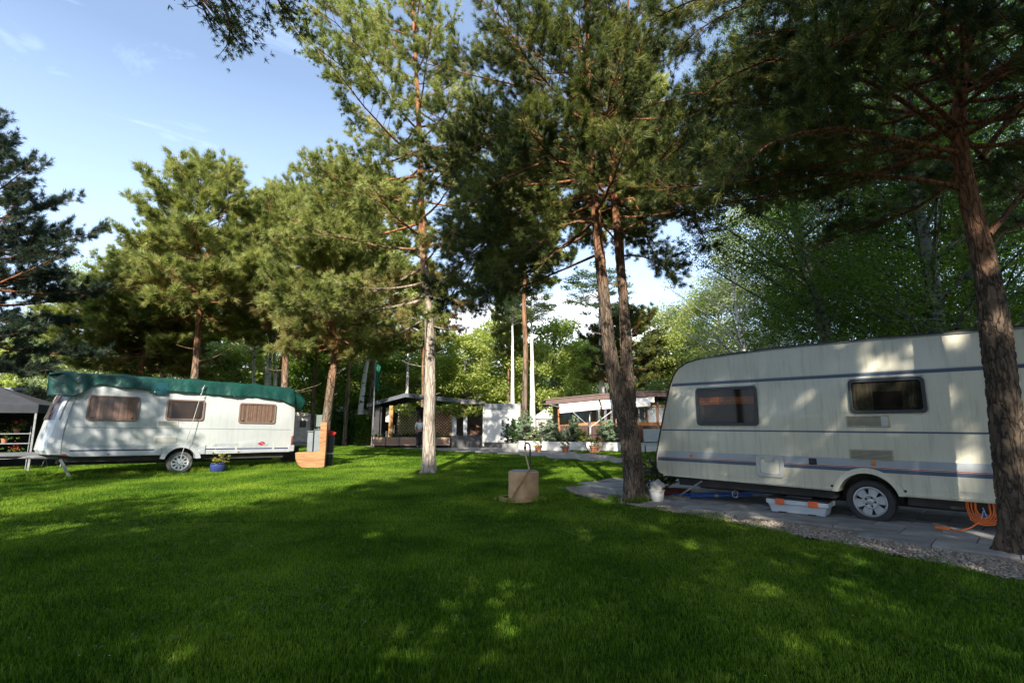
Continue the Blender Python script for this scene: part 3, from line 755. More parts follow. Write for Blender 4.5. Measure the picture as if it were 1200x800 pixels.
bark_warm = bark_pine('pine_bark_warm', z0=4.2, z1=6.0, vs=17, dist=0.014, c_lo=((0.03, 0.023, 0.019), (0.15, 0.11, 0.078)), c_hi=((0.08, 0.035, 0.02), (0.34, 0.14, 0.06)))
bark_pale = bark_pine('pine_bark_pale', z0=6.0, z1=8.5, c_lo=((0.22, 0.18, 0.145), (0.50, 0.43, 0.36)))
bark_far = bark_pine('pine_bark_far', z0=3.5, z1=9.0, vs=5)
birch = bark_white('birch_bark')
poplar = bark_white('poplar_bark', base=(0.70, 0.66, 0.60), amount=0.70)
poplar_grey = bark_white('poplar_grey_bark', base=(0.17, 0.17, 0.15), dark=(0.05, 0.045, 0.04), amount=0.50, sc=4)

def rel(pts, foot):
    return [(p[0].x - foot.x, p[0].y - foot.y, p[0].z - foot.z, p[1]) for p in pts]

# ---- D: the forked pine beside the cream caravan
fD = atz(745, 587); YD = fD.y
left_stem = [(atY(745, 587, YD), .198), (atY(741, 540, YD), .188), (atY(736, 500, YD), .19), (atY(727, 468, YD), .17), (atY(716, 420, YD), .14), (atY(708, 350, YD), .115), (atY(701, 280, YD), .10), (atY(695, 205, YD), .08), (atY(691, 120, YD), .06), (atY(688, 40, YD), .05), (atY(690, -20, YD), .035), (atY(692, -50, YD), .015)]
left_stem[0] = (Vector((fD.x, fD.y, -0.05)), .198)
right_stem = [(atY(739, 482, YD + .02), .10), (atY(738, 455, YD + .06), .115), (atY(735, 430, YD + .1), .115), (atY(733, 380, YD + .15), .105), (atY(727, 310, YD + .2), .09), (atY(721, 245, YD + .2), .075), (atY(717, 195, YD + .2), .06), (atY(722, 120, YD + .3), .05), (atY(732, 50, YD + .4), .035), (atY(738, -25, YD + .4), .015)]
def gold(fn, *a, **k): return fn(*a, **k)
def w3(px, py, Y): v = atY(px, py, Y); return (v.x - fD.x, v.y - fD.y, v.z)
exD = [dict(path=[w3(700, 270, YD), w3(660, 290, YD + .2), w3(610, 330, YD + .3), w3(585, 352, YD + .3)], r=.03, start=.3),
       dict(path=[w3(698, 230, YD), w3(640, 240, YD - .2), w3(560, 290, YD - .2), w3(505, 345, YD - .1)], r=.035, start=.3),
       dict(path=[w3(696, 222, YD), w3(640, 250, YD + 1.6), w3(600, 300, YD + 2.4), w3(575, 330, YD + 2.7)], r=.03, start=.3),
       dict(path=[w3(727, 300, YD + .2), w3(750, 300, YD + 1), w3(775, 310, YD + 1.6), w3(790, 322, YD + 1.9)], r=.025, start=.35),
       dict(path=[w3(697, 255, YD), w3(650, 270, YD - .4), w3(590, 320, YD - .5), w3(560, 365, YD - .5)], r=.035, start=.3),
       dict(path=[w3(697, 215, YD), w3(640, 225, YD + .9), w3(570, 280, YD + 1.7), w3(545, 340, YD + 2.2)], r=.035, start=.3),
       dict(path=[w3(694, 180, YD), w3(640, 150, YD + .1), w3(560, 170, YD + .2), w3(490, 230, YD + .2)], r=.035, start=.25),
       dict(path=[w3(720, 215, YD + .2), w3(770, 215, YD), w3(810, 250, YD - .1), w3(830, 290, YD - .1)], r=.03, start=.3),
       dict(path=[w3(694, 235, YD), w3(660, 238, YD + .3), w3(600, 262, YD + .6), w3(540, 330, YD + .8), w3(520, 360, YD + .8)], r=.04, start=.3),
       dict(path=[w3(700, 262, YD), w3(665, 262, YD - .5), w3(620, 295, YD - .9), w3(570, 330, YD - 1.2)], r=.035, start=.3),
       dict(path=[w3(702, 240, YD), w3(680, 215, YD + .6), w3(600, 180, YD + 1.2), w3(520, 170, YD + 1.6), w3(455, 190, YD + 1.6)], r=.035, start=.25),
       dict(path=[w3(693, 150, YD), w3(640, 110, YD + .3), w3(560, 90, YD + .6), w3(480, 70, YD + .8)], r=.035, start=.25),
       dict(path=[w3(693, 200, YD), w3(640, 190, YD - .8), w3(560, 230, YD - 1.4), w3(530, 280, YD - 1.7)], r=.03, start=.3),
       dict(path=[w3(696, 300, YD), w3(650, 320, YD + 1.1), w3(600, 340, YD + 1.8), w3(560, 350, YD + 2.2)], r=.03, start=.3),
       dict(path=[w3(727, 240, YD + .2), w3(742, 232, YD + .2), w3(755, 270, YD + .2), w3(768, 300, YD + .2), w3(790, 330, YD + .1)], r=.03, start=.45),
       dict(path=[w3(724, 200, YD + .2), w3(760, 190, YD + .6), w3(800, 200, YD + .9), w3(835, 235, YD + 1.1)], r=.03, start=.3),
       dict(path=[w3(722, 150, YD + .2), w3(770, 120, YD + .3), w3(820, 130, YD + .3), w3(860, 180, YD + .3)], r=.03, start=.3),
       dict(path=[w3(726, 272, YD + .2), w3(745, 262, YD + .15), w3(757, 252, YD + .1)], r=.02, fol=False),
       dict(path=[w3(706, 352, YD), w3(694, 346, YD - .1), w3(690, 345, YD - .15)], r=.022, fol=False),
       dict(path=[w3(708, 392, YD), w3(697, 390, YD), w3(691, 386, YD)], r=.022, fol=False),
       dict(path=[w3(715, 425, YD), w3(705, 427, YD), w3(698, 424, YD)], r=.02, fol=False),
       dict(path=[w3(735, 430, YD), w3(742, 420, YD), w3(746, 412, YD)], r=.02, fol=False)]
hD = left_stem[-1][0].z
def LfD(t, a): return (2.5 - 1.9 * t) * (1 + 0.55 * math.cos(a - PI)) + 0.4
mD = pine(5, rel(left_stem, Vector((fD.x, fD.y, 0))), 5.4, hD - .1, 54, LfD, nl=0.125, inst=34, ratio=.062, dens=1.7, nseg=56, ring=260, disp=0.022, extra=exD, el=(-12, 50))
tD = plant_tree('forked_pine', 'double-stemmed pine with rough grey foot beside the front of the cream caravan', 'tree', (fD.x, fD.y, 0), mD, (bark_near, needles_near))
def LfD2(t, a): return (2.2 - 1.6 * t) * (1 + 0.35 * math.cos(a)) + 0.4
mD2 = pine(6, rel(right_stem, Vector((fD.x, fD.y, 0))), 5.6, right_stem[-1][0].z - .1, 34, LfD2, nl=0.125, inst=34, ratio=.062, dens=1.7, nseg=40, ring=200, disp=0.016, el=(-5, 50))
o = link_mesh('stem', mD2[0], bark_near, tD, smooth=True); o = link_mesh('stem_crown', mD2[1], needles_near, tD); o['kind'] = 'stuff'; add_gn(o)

# ---- E: the thick pine in front of the cream caravan
fE = atz(1196, 650); YE = fE.y
E_pts = [(Vector((fE.x, fE.y, -0.05)), 0.170), (atY(1192, 610, YE), 0.158), (atY(1186, 560, YE), 0.158), (atY(1180, 500, YE), 0.155), (atY(1173, 440, YE), 0.150), (atY(1166, 385, YE), 0.150), (atY(1158, 330, YE + .02), 0.131), (atY(1147, 280, YE + .05), 0.115), (atY(1133, 220, YE + .1), 0.098), (atY(1124, 160, YE + .2), 0.083), (atY(1128, 90, YE + .3), 0.071), (atY(1140, 10, YE + .4), 0.063), (atY(1150, -100, YE + .5), 0.048), (atY(1155, -240, YE + .6), 0.024)]
def e3(px, py, Y): v = atY(px, py, Y); return (v.x - fE.x, v.y - fE.y, v.z)
exE = [dict(path=[e3(1128, 180, YE + .15), e3(1060, 165, YE - .2), e3(980, 150, YE - .4), e3(900, 170, YE - .5), e3(850, 215, YE - .5)], r=.035, start=.28),
       dict(path=[e3(1126, 140, YE + .2), e3(1050, 130, YE + 1.0), e3(950, 120, YE + 1.8), e3(850, 120, YE + 2.6), e3(790, 180, YE + 3)], r=.035, start=.25),
       dict(path=[e3(1128, 120, YE + .2), e3(1100, 60, YE - .6), e3(1040, 30, YE - 1.0), e3(960, 60, YE - 1.2)], r=.035, start=.3),
       dict(path=[e3(1135, 100, YE + .2), e3(1190, 70, YE + .6), e3(1250, 60, YE + 1)], r=.035, start=.3),
       dict(path=[e3(1128, 100, YE + .2), e3(1100, 40, YE + 1.2), e3(1060, 40, YE + 2.2), e3(1030, 90, YE + 3)], r=.035, start=.3),
       dict(path=[e3(1130, 160, YE + .2), e3(1170, 200, YE + 1.5), e3(1220, 230, YE + 2.5)], r=.03, start=.3),
       dict(path=[e3(1128, 222, YE + .1), e3(1090, 212, YE + .2), e3(1030, 206, YE + .4), e3(980, 204, YE + .6), e3(930, 212, YE + .8), e3(890, 235, YE + .9)], r=.04, start=.3),
       dict(path=[e3(1158, 275, YE), e3(1180, 250, YE + .1), e3(1215, 205, YE + .2), e3(1270, 150, YE + .3)], r=.045, start=.4),
       dict(path=[e3(1150, 185, YE + .1), e3(1175, 150, YE + .2), e3(1210, 115, YE + .1), e3(1260, 60, YE)], r=.04, start=.4),
       dict(path=[e3(1130, 190, YE + .15), e3(1080, 180, YE + .6), e3(1000, 170, YE + 1.2), e3(920, 150, YE + 1.8), e3(850, 170, YE + 2.0)], r=.035, start=.3),
       dict(path=[e3(1128, 170, YE + .2), e3(1060, 120, YE + .1), e3(980, 80, YE + .1), e3(900, 70, YE + .1), e3(820, 110, YE + .1)], r=.04, start=.25),
       dict(path=[e3(1125, 150, YE + .2), e3(1050, 90, YE - .3), e3(960, 40, YE - .5), e3(880, 40, YE - .6)], r=.035, start=.25),
       dict(path=[e3(1128, 110, YE + .2), e3(1060, 40, YE + .6), e3(980, 0, YE + 1), e3(860, 10, YE + 1.6), e3(790, 60, YE + 1.9)], r=.035, start=.25),
       dict(path=[e3(1128, 200, YE + .2), e3(1080, 240, YE + .9), e3(1020, 265, YE + 1.6), e3(960, 285, YE + 2.2)], r=.03, start=.35),
       dict(path=[e3(1140, 60, YE + .2), e3(1060, -30, YE + .1), e3(960, -40, YE + .1), e3(840, -10, YE + .2), e3(770, 20, YE + .3)], r=.035, start=.25),
       dict(path=[e3(1150, 300, YE), e3(1180, 270, YE + .6), e3(1220, 260, YE + 1.2)], r=.03, start=.35)]
def LfE(t, a): return (2.9 - 1.9 * t) * (1 + 0.35 * math.cos(a - PI * .95)) + 0.3
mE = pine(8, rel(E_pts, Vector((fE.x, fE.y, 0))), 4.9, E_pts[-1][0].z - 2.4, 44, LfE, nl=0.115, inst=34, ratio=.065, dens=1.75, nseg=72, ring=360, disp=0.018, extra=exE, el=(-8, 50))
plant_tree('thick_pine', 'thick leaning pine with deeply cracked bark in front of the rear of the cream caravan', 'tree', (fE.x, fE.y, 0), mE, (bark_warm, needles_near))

# ---- C: pale-trunked pine in the middle of the lawn
fC = atz(503, 554); YC = fC.y
C_pts = [(Vector((fC.x, fC.y, -0.05)), .20), (atY(503, 500, YC), .185), (atY(504, 440, YC), .165), (atY(503, 380, YC), .145), (atY(498, 320, YC), .125), (atY(494, 250, YC), .11), (atY(492, 170, YC), .09), (atY(488, 90, YC), .07), (atY(484, 10, YC), .05), (atY(480, -60, YC), .03)]
def LfC(t, a): return (1.3 + 2.5 * math.sin(PI * min(1, t * 1.05 + .12))) * (1 + 0.40 * math.cos(a - PI))
mC = pine(21, rel(C_pts, Vector((fC.x, fC.y, 0))), 4.3, C_pts[-1][0].z - .2, 68, LfC, nl=0.16, inst=30, ratio=.078, zdead=8.5, dens=1.35, nseg=28, ring=120, disp=0.012, el=(-18, 55), dead=8)
plant_tree('pale_trunk_pine', 'tall pine with pale sunlit trunk standing alone in the middle of the lawn', 'tree', (fC.x, fC.y, 0), mC, (bark_pale, needles))

# ---- B: dense pine behind the electricity boxes; its shape is reused for others with other turns and sizes
def generic_pine(seed, H_, r, zlo, nl_, Lmax, wob=0.1, inst=30, nl=0.20, ratio=.085, topd=0.5, dens=1.35, zdead=7.5):
    g = np.random.default_rng(seed); k = 8
    pts = [(float(g.normal(0, wob)) * (i > 1), float(g.normal(0, wob)) * (i > 1), H_ * i / (k - 1) - (0.05 if i == 0 else 0), r * (1 - i / (k - 1)) ** 0.75 + .012) for i in range(k)]
    def Lf(t, a): return Lmax * (0.45 + 0.75 * math.sin(PI * min(1.0, 0.18 + t * .78))) * (1 - topd * t ** 2)
    return pine(seed, pts, zlo, H_ - .15, nl_, Lf, nl=nl, inst=inst, ratio=ratio, zdead=zdead, dens=dens, nseg=12, ring=50, el=(-15, 60), dead=7)
gpA = generic_pine(31, 9.6, .14, 4.7, 60, 2.7)
gpB = generic_pine(32, 11.0, .19, 4.5, 72, 2.8, wob=.18)
gpL = generic_pine(33, 11.5, .22, 1.6, 80, 3.9, nl=.17, topd=.75, zdead=0)
pB = (bark, needles)
fB = atz(383, 545)
plant_tree('dense_pine', 'bushy sunlit pine with dark straight trunk behind the wooden log seat', 'tree', (fB.x - .1, fB.y, 0), gpB, pB, rz=1.0, scale=(.86, .86, .90))
plant_tree('leaning_pine', 'pine with tilted dark trunk rising just past the rear end of the white caravan', 'tree', (-10.6, 24.2, 0), gpA, pB, rz=2.2, scale=1.30, rot=(0, R(6), 2.2))
plant_tree('orange_trunk_pine', 'pine with glowing orange trunk rising behind the middle of the green tarpaulin', 'tree', (-14.2, 22.8, 0), gpA, (bark, needles), rz=0.3, scale=(1.3, 1.3, 1.34), rot=(0, R(-1), .3))
plant_tree('spreading_pine', 'lower spreading pine with dark trunk behind the front half of the white caravan', 'tree', (-18.2, 25.5, 0), gpB, pB, rz=4.0, scale=(1.15, 1.15, .92))
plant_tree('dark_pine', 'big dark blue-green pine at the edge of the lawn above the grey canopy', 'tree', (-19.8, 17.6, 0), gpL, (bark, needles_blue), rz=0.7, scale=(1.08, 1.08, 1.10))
gpT = generic_pine(34, 14.0, .16, 7.4, 54, 2.5, nl=.24, ratio=.11, zdead=0)
for x, y, rz_, sc_, lab in ((-10.5, 38.5, 2.0, (1.45, 1.45, 1.45), 'tall bushy pine behind the left end of the dark roofed home'), (-22.5, 33.0, 5.4, (1.4, 1.4, 1.05), 'pine farther back between the big dark pine and the orange trunk')):
    plant_tree('background_pine', lab, 'tree', (x, y, 0), gpT, (bark_far, needles), rz=rz_, scale=sc_, group='tall pines behind the homes')
plant_tree('slender_pine', 'slender pine between the orange trunk and the bushy pine behind the log seat', 'tree', (-12.3, 27.5, 0), gpA, (bark, needles), rz=3.9, scale=(1.25, 1.25, 1.45))
plant_tree('edge_pine', 'pale-tipped pine just right of the big dark pine', 'tree', (-21.0, 27.5, 0), gpA, (bark, needles), rz=5.0, scale=(1.25, 1.25, 1.05))
for x, y, rz_, sc_, lab in ((5.35, 24.0, 2.5, (1.25, 1.25, 1.5), 'tall pine rising directly behind the two stems of the forked pine'), (0.85, 34.6, 0.6, (1.25, 1.25, 1.55), 'tall brown-trunked pine between the two straight white trunks')):
    plant_tree('background_pine', lab, 'tree', (x, y, 0), gpT, (bark_far, needles_near), rz=rz_, scale=sc_, group='tall pines behind the homes')
# thin pines far behind
gpF = gpT
for nm, lab, (px, Y), rz_, sc_ in (
    ('reddish_pine', 'reddish-brown pine trunk beside the clipped hedge left of the dark roofed home', (405, 33), 0, (.8, .8, .95)),
    ('brown_pine', 'brown pine trunk partly hidden behind the pale lawn pine', (494, 38), 1, (.8, .8, .95)),
    ('slim_pine', 'slim leaning brown trunk next to the thinner white poplar trunk', (596, 42), 2, (.7, .7, 1.0)),
    ('sunlit_pine', 'thin pale orange pine trunk behind the grey electricity boxes', (366, 36), 5, (.8, .8, .9))):
    v = atY(px, 495, Y); t_ = plant_tree(nm, lab, 'tree', (v.x, Y, 0), gpF, (bark_far, needles), rz=rz_, scale=sc_, group='thin pines far behind the lawn')
gpG = generic_pine(35, 8.6, .30, 4.3, 44, 3.0, nl=.20, ratio=.11, topd=.2, zdead=0)
v = atY(760, 495, 31); plant_tree('umbrella_pine', 'low dark pine with flat crown above the brown-roofed home', 'tree', (v.x, 36.5, 0), gpG, (bark, needles_near), rz=.4, scale=(1.0, 1.0, 1.0))

# ---- pines behind and above the viewer: they shade the foreground; one branch tip hangs into view
HX, HY = 0.4, -2.6
def h3(px, py, Y): v = atY(px, py, Y); return (v.x - HX, v.y - HY, v.z)
hang = [dict(path=[(0.0, 0.0, 6.0), (-1.2, 2.6, 6.9), (-2.2, 5.2, 6.9), h3(246, -90, 4.7), h3(258, -15, 4.8), h3(270, 36, 4.85)], r=.04, start=.66),
        dict(path=[(0.0, 0.0, 6.0), (-1.5, 2.8, 6.7), (-2.6, 5.2, 6.6), h3(226, -70, 4.6), h3(234, -12, 4.7), h3(240, 14, 4.7)], r=.03, start=.75),
        dict(path=[(0.0, 0.1, 6.3), (-0.9, 2.9, 7.3), (-1.8, 5.6, 7.3), h3(312, -80, 4.9), h3(316, -30, 5.0), h3(325, 0, 5.0)], r=.035, start=.68)]
def LfS(t, a): return (2.9 - 1.6 * t)
ptsS = [(0, 0, -.05, .2), (.05, 0, 2, .18), (0, .1, 4, .16), (.1, 0, 6, .13), (.1, .1, 8, .1), (0, 0, 9.6, .06), (0, 0, 10.6, .02)]
gS = pine(41, ptsS, 3.6, 10.4, 58, LfS, nl=.14, nw=.040, K=10, dens=1.2, nseg=12, ring=40, extra=(), dead=4)
gH = pine(42, ptsS, 5.2, 9.0, 34, lambda t, a: (1.9 - 1.0 * t) * (1.0 - 0.45 * math.sin(a)), nl=.06, nw=.008, K=18, dens=1.5, nseg=12, ring=40, extra=hang, dead=3)
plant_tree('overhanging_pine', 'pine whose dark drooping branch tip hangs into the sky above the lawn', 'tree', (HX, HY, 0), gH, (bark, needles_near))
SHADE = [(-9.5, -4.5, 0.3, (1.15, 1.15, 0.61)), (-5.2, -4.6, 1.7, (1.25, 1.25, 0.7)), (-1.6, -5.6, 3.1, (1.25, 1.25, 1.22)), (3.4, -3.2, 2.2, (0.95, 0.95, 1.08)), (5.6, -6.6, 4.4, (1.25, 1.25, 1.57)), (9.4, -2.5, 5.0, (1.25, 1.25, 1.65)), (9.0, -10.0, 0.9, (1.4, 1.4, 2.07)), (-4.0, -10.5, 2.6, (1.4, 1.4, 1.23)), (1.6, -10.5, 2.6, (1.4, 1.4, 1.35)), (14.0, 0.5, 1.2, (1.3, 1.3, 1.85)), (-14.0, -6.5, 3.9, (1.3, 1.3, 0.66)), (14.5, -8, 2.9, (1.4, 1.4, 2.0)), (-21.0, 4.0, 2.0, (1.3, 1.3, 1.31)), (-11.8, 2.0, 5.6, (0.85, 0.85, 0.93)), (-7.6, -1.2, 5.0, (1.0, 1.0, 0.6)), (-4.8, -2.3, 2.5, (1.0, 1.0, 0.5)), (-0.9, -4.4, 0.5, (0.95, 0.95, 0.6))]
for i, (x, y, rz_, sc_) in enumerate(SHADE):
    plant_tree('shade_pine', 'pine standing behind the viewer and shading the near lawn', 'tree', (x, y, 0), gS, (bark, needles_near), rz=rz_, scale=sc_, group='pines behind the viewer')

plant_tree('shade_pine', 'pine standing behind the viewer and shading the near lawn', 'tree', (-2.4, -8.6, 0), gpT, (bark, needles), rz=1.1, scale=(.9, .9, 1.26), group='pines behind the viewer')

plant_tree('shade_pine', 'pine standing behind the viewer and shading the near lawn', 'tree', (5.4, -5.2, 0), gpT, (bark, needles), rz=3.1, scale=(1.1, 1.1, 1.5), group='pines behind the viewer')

# ---- broad-leaved trees
A_ = leafy(51, 13, .20, 8.0, 3.6, 5.0, 44000, .066, nclump=150)
B_ = leafy(52, 9, .16, 4.6, 3.6, 4.0, 40000, .058, nclump=130)
C_ = leafy(53, 17, .22, 11.5, 3.4, 6.0, 34000, .07, nclump=140, nlimb=40)
P_ = leafy(54, 22, .24, 20.5, 2.4, 4.2, 6000, .10, wob=.05, nclump=50, nlimb=20, trunk_to=.95)
W_ = leafy(55, 9, .16, 5.4, 2.8, 4.2, 5200, .05, nclump=60, nlimb=40)     # still nearly bare
AF_ = leafy(61, 13, .20, 7.4, 3.8, 6.2, 26000, .12, nclump=150)
BF_ = leafy(62, 9, .16, 4.4, 3.8, 4.3, 26000, .105, nclump=140)
far = [  # px, Y, mesh, scale, leaf material, label
    (30, 48, BF_, (1.5, 1.5, 1.25), leaves_spring, 'yellow-green tree seen between the canopy and the dark pine'),
    (108, 33, B_, (1.15, 1.15, 1.45), leaves_pale, 'silvery pale-leaved tree rising behind the front of the green tarpaulin'),
    (165, 38, B_, (1.3, 1.3, 1.15), leaves_pale, 'pale-leaved bush-like tree between the dark pine and the spreading pine'),
    (215, 40, BF_, (1.3, 1.3, 1.1), leaves_pale, 'light tree behind the orange pine trunk'),
    (275, 42, BF_, (1.2, 1.2, 1.15), leaves_spring, 'yellow-green tree just left of the birch clump'),
    (335, 46, AF_, (1.0, 1.0, .8), leaves_spring, 'sunlit tree behind the birch clump'),
    (392, 45, BF_, (1.3, 1.3, 1.25), leaves_green, 'mid-green tree above the clipped hedge'),
    (440, 52, AF_, (1.2, 1.2, .85), leaves_spring, 'yellow-green tree behind the green flag'),
    (490, 50, BF_, (1.4, 1.4, 1.2), leaves_spring, 'bright tree behind the ridge of the dark roof'),
    (545, 46, AF_, (1.15, 1.15, .78), leaves_spring, 'bright tree above the flat-roofed end of the dark roofed home'),
    (590, 52, AF_, (1.1, 1.1, .95), leaves_spring, 'tall bright tree behind the two white poplar trunks'),
    (650, 44, BF_, (1.25, 1.25, 1.20), leaves_spring, 'rounded sunlit tree left of the white trunk behind the brown roof'),
    (675, 60, AF_, (1.1, 1.1, .80), leaves_green, 'greener tree just behind the rounded sunlit tree'),
    (735, 55, BF_, (1.1, 1.1, 1.05), leaves_grey, 'greyish tree behind the low dark umbrella pine'),
    (800, 42, BF_, (1.2, 1.2, 1.3), leaves_pale, 'pale tree above the front corner of the cream caravan'),
    (850, 34, A_, (1.1, 1.1, .88), leaves_spring, 'light green tree above the front window of the cream caravan'),
    (915, 27, C_, (1.0, 1.0, .85), leaves_pale, 'airy tall tree seen through the gap above the cream caravan roof'),
    (875, 21, W_, (1.1, 1.1, 1.0), leaves_pale, 'thin half-bare sapling behind the roof edge of the cream caravan'),
]
for px, Y, me_, sc_, lm, lab in far:
    v = atY(px, 495, Y)
    c = bpy.data.objects.new
    t_ = thing('broadleaf_tree', lab, 'tree', (v.x, Y, 0), px * .37, 'broad-leaved trees behind the homes', scale=sc_)
    a = bpy.data.objects.new('trunk', me_[0]); COL.objects.link(a); a.parent = t_
    cm = bpy.data.objects.new('crown', me_[1]); COL.objects.link(cm); cm.parent = t_; cm['kind'] = 'stuff'
    if not me_[0].materials: me_[0].materials.append(birch if me_ is W_ else poplar_grey)
    if not me_[1].materials: me_[1].materials.append(lm)
    cm.material_slots[0].link = 'OBJECT'; cm.material_slots[0].material = lm
# distant belt closing the view
for i in range(26):
    x = -75 + i * 6.2 + random.uniform(-2, 2); Y = 72 + random.uniform(-6, 10)
    me_ = random.choice([AF_, BF_, AF_]); s_ = random.uniform(1.15, 1.45)
    t_ = thing('distant_tree', 'tree in the distant belt behind the holiday homes', 'tree', (x, Y, 0), random.uniform(0, 6), 'distant belt of trees', scale=(s_ * 1.15, s_ * 1.15, s_ * (.75 if me_ is AF_ else .95)))
    a = bpy.data.objects.new('trunk', me_[0]); COL.objects.link(a); a.parent = t_
    cm = bpy.data.objects.new('crown', me_[1]); COL.objects.link(cm); cm.parent = t_; cm['kind'] = 'stuff'
    cm.material_slots[0].link = 'OBJECT'; cm.material_slots[0].material = random.choice([leaves_spring, leaves_spring, leaves_pale, leaves_spring, leaves_green])
# dark trees beside and behind the cream caravan
G_ = leafy(56, 14, .24, 7.5, 4.2, 6.0, 90000, .040, nclump=230, nlimb=50)
G2_ = leafy(57, 14, .22, 9.5, 3.6, 5.0, 40000, .036, nclump=110, nlimb=60, lean=(-.14, 0))
gm = (poplar_grey, leaves_green)
v = atY(965, 400, 14.5); plant_tree('slanting_birch', 'slanting grey-barked tree above the middle of the cream caravan roof', 'tree', (v.x + .55, 14.5, 0), G2_, gm, rz=0)
for px, Y, rz_, sc_, lab in ((1098, 12.5, 1.0, (1.0, 1.0, 1.0), 'thick grey-barked poplar rising behind the rear window of the cream caravan'),
    (1055, 18, 2.0, (1.0, 1.0, 1.05), 'leafy tree between the slanting tree and the thick grey poplar'),
    (1010, 24, 3.0, (1.1, 1.1, .8), 'low dense green tree farther behind the cream caravan roof'),
    (1180, 15, 4.0, (1.0, 1.0, 1.1), 'dark leafy tree behind the thick pine at the edge of the view'),
    (1150, 22, 5.0, (1.2, 1.2, 1.2), 'green tree filling the view far behind the thick pine')):
    v = atY(px, 495, Y); plant_tree('poplar_tree', lab, 'tree', (v.x, Y, 0), G_, gm, rz=rz_, scale=sc_, group='leafy trees behind the cream caravan')

# ---- tall white poplar trunks and birches in the middle distance
for px, Y, k, lab in ((601, 38, .75, 'straight slender white trunk nearer the white container'), (624, 38, 1.0, 'thicker straight white trunk between the two holiday homes'), (707, 36, 1.1, 'white trunk behind the roof of the brown-roofed home'), (476, 40, .7, 'thin white trunk above the ridge of the dark roof')):
    v = atY(px, 495, Y); plant_tree('white_poplar', lab, 'tree', (v.x, Y, 0), P_, (poplar, leaves_pale), rz=px, scale=(k, k, .53), rot=(0, 0, px), group='straight white trunks behind the homes')
K_ = leafy(58, 12, .13, 9.0, 2.0, 3.0, 5000, .08, nclump=50, nlimb=24)
for px, ln in ((293, 1.0), (299, 3), (306, 0), (319, 3), (330, 4.5)):
    v = atY(px, 495, 29 + (px % 5)); plant_tree('birch', 'white birch stem, %s from the tilted pine in the birch clump' % {330: 'nearest', 319: 'second', 306: 'third', 299: 'fourth', 293: 'fifth'}[px], 'tree', (v.x - .3 * ln / 3, 29 + (px % 5), 0), K_, (birch, leaves_spring), rot=(0, R(ln), px), group='birch clump behind the white caravan')
v = atY(421, 495, 36); plant_tree('white_birch', 'slanting whitish trunk right of the reddish pine by the hedge', 'tree', (v.x, 36, 0), K_, (birch, leaves_spring), rot=(0, R(7), 0), scale=(1.5, 1.5, 1.2))
# ================================================================== OBJECTS
M_cream = mat('cream_enamel', (0.67, 0.635, 0.505), (0.60, 0.565, 0.44), rough=0.32, scale=1.3, bump=0.0012, bscale=35, coat=0.2, grime=0.5)
M_white = mat('white_enamel', (0.52, 0.545, 0.545), (0.45, 0.475, 0.48), rough=0.3, scale=1.2, bump=0.001, bscale=30, coat=0.2, grime=0.35)
M_rub = mat('black_rubber', (0.02, 0.02, 0.021), (0.035, 0.034, 0.033), rough=0.75, scale=12)
M_dark = mat('dark_underside', (0.025, 0.024, 0.022), (0.045, 0.04, 0.035), rough=0.9, scale=5)
M_frame = mat('window_frame_grey', (0.045, 0.05, 0.055), rough=0.45, scale=4)
M_brownfr = mat('window_frame_brown', (0.22, 0.15, 0.12), rough=0.45, scale=4)
M_blue = mat('stripe_blue_grey', (0.075, 0.105, 0.16), rough=0.4, scale=3)
M_lav = mat('stripe_pale_grey', (0.30, 0.33, 0.36), (0.36, 0.385, 0.40), rough=0.4, scale=3)
M_navy = mat('stripe_navy', (0.03, 0.035, 0.13), rough=0.4, scale=3)
M_red = mat('stripe_red', (0.42, 0.06, 0.07), rough=0.4, scale=3)
M_alu = mat('aluminium', (0.46, 0.47, 0.48), (0.36, 0.37, 0.38), rough=0.45, metal=0.7, scale=8)
M_galv = mat('galvanised_steel', (0.30, 0.31, 0.32), (0.20, 0.21, 0.22), rough=0.5, metal=0.6, scale=10)
M_silver = mat('silver_paint', (0.50, 0.52, 0.54), (0.42, 0.44, 0.46), rough=0.35, metal=0.3, scale=6)
M_vent = mat('vent_beige', (0.42, 0.39, 0.29), rough=0.5, scale=8)
M_ventw = mat('vent_pale', (0.50, 0.51, 0.47), rough=0.5, scale=8)
M_glass = glass_mat('smoked_acrylic', (0.78, 0.74, 0.70), 0.014, 0.04)
M_glassc = glass_mat('window_glass', (0.75, 0.78, 0.78), 0.15, 0.02)
M_orange = mat('orange_lens', (0.85, 0.22, 0.03), rough=0.3, scale=4)
M_redl = mat('red_lens', (0.6, 0.05, 0.03), rough=0.3, scale=4)
M_black = mat('black_plastic', (0.018, 0.018, 0.02), rough=0.5, scale=6)

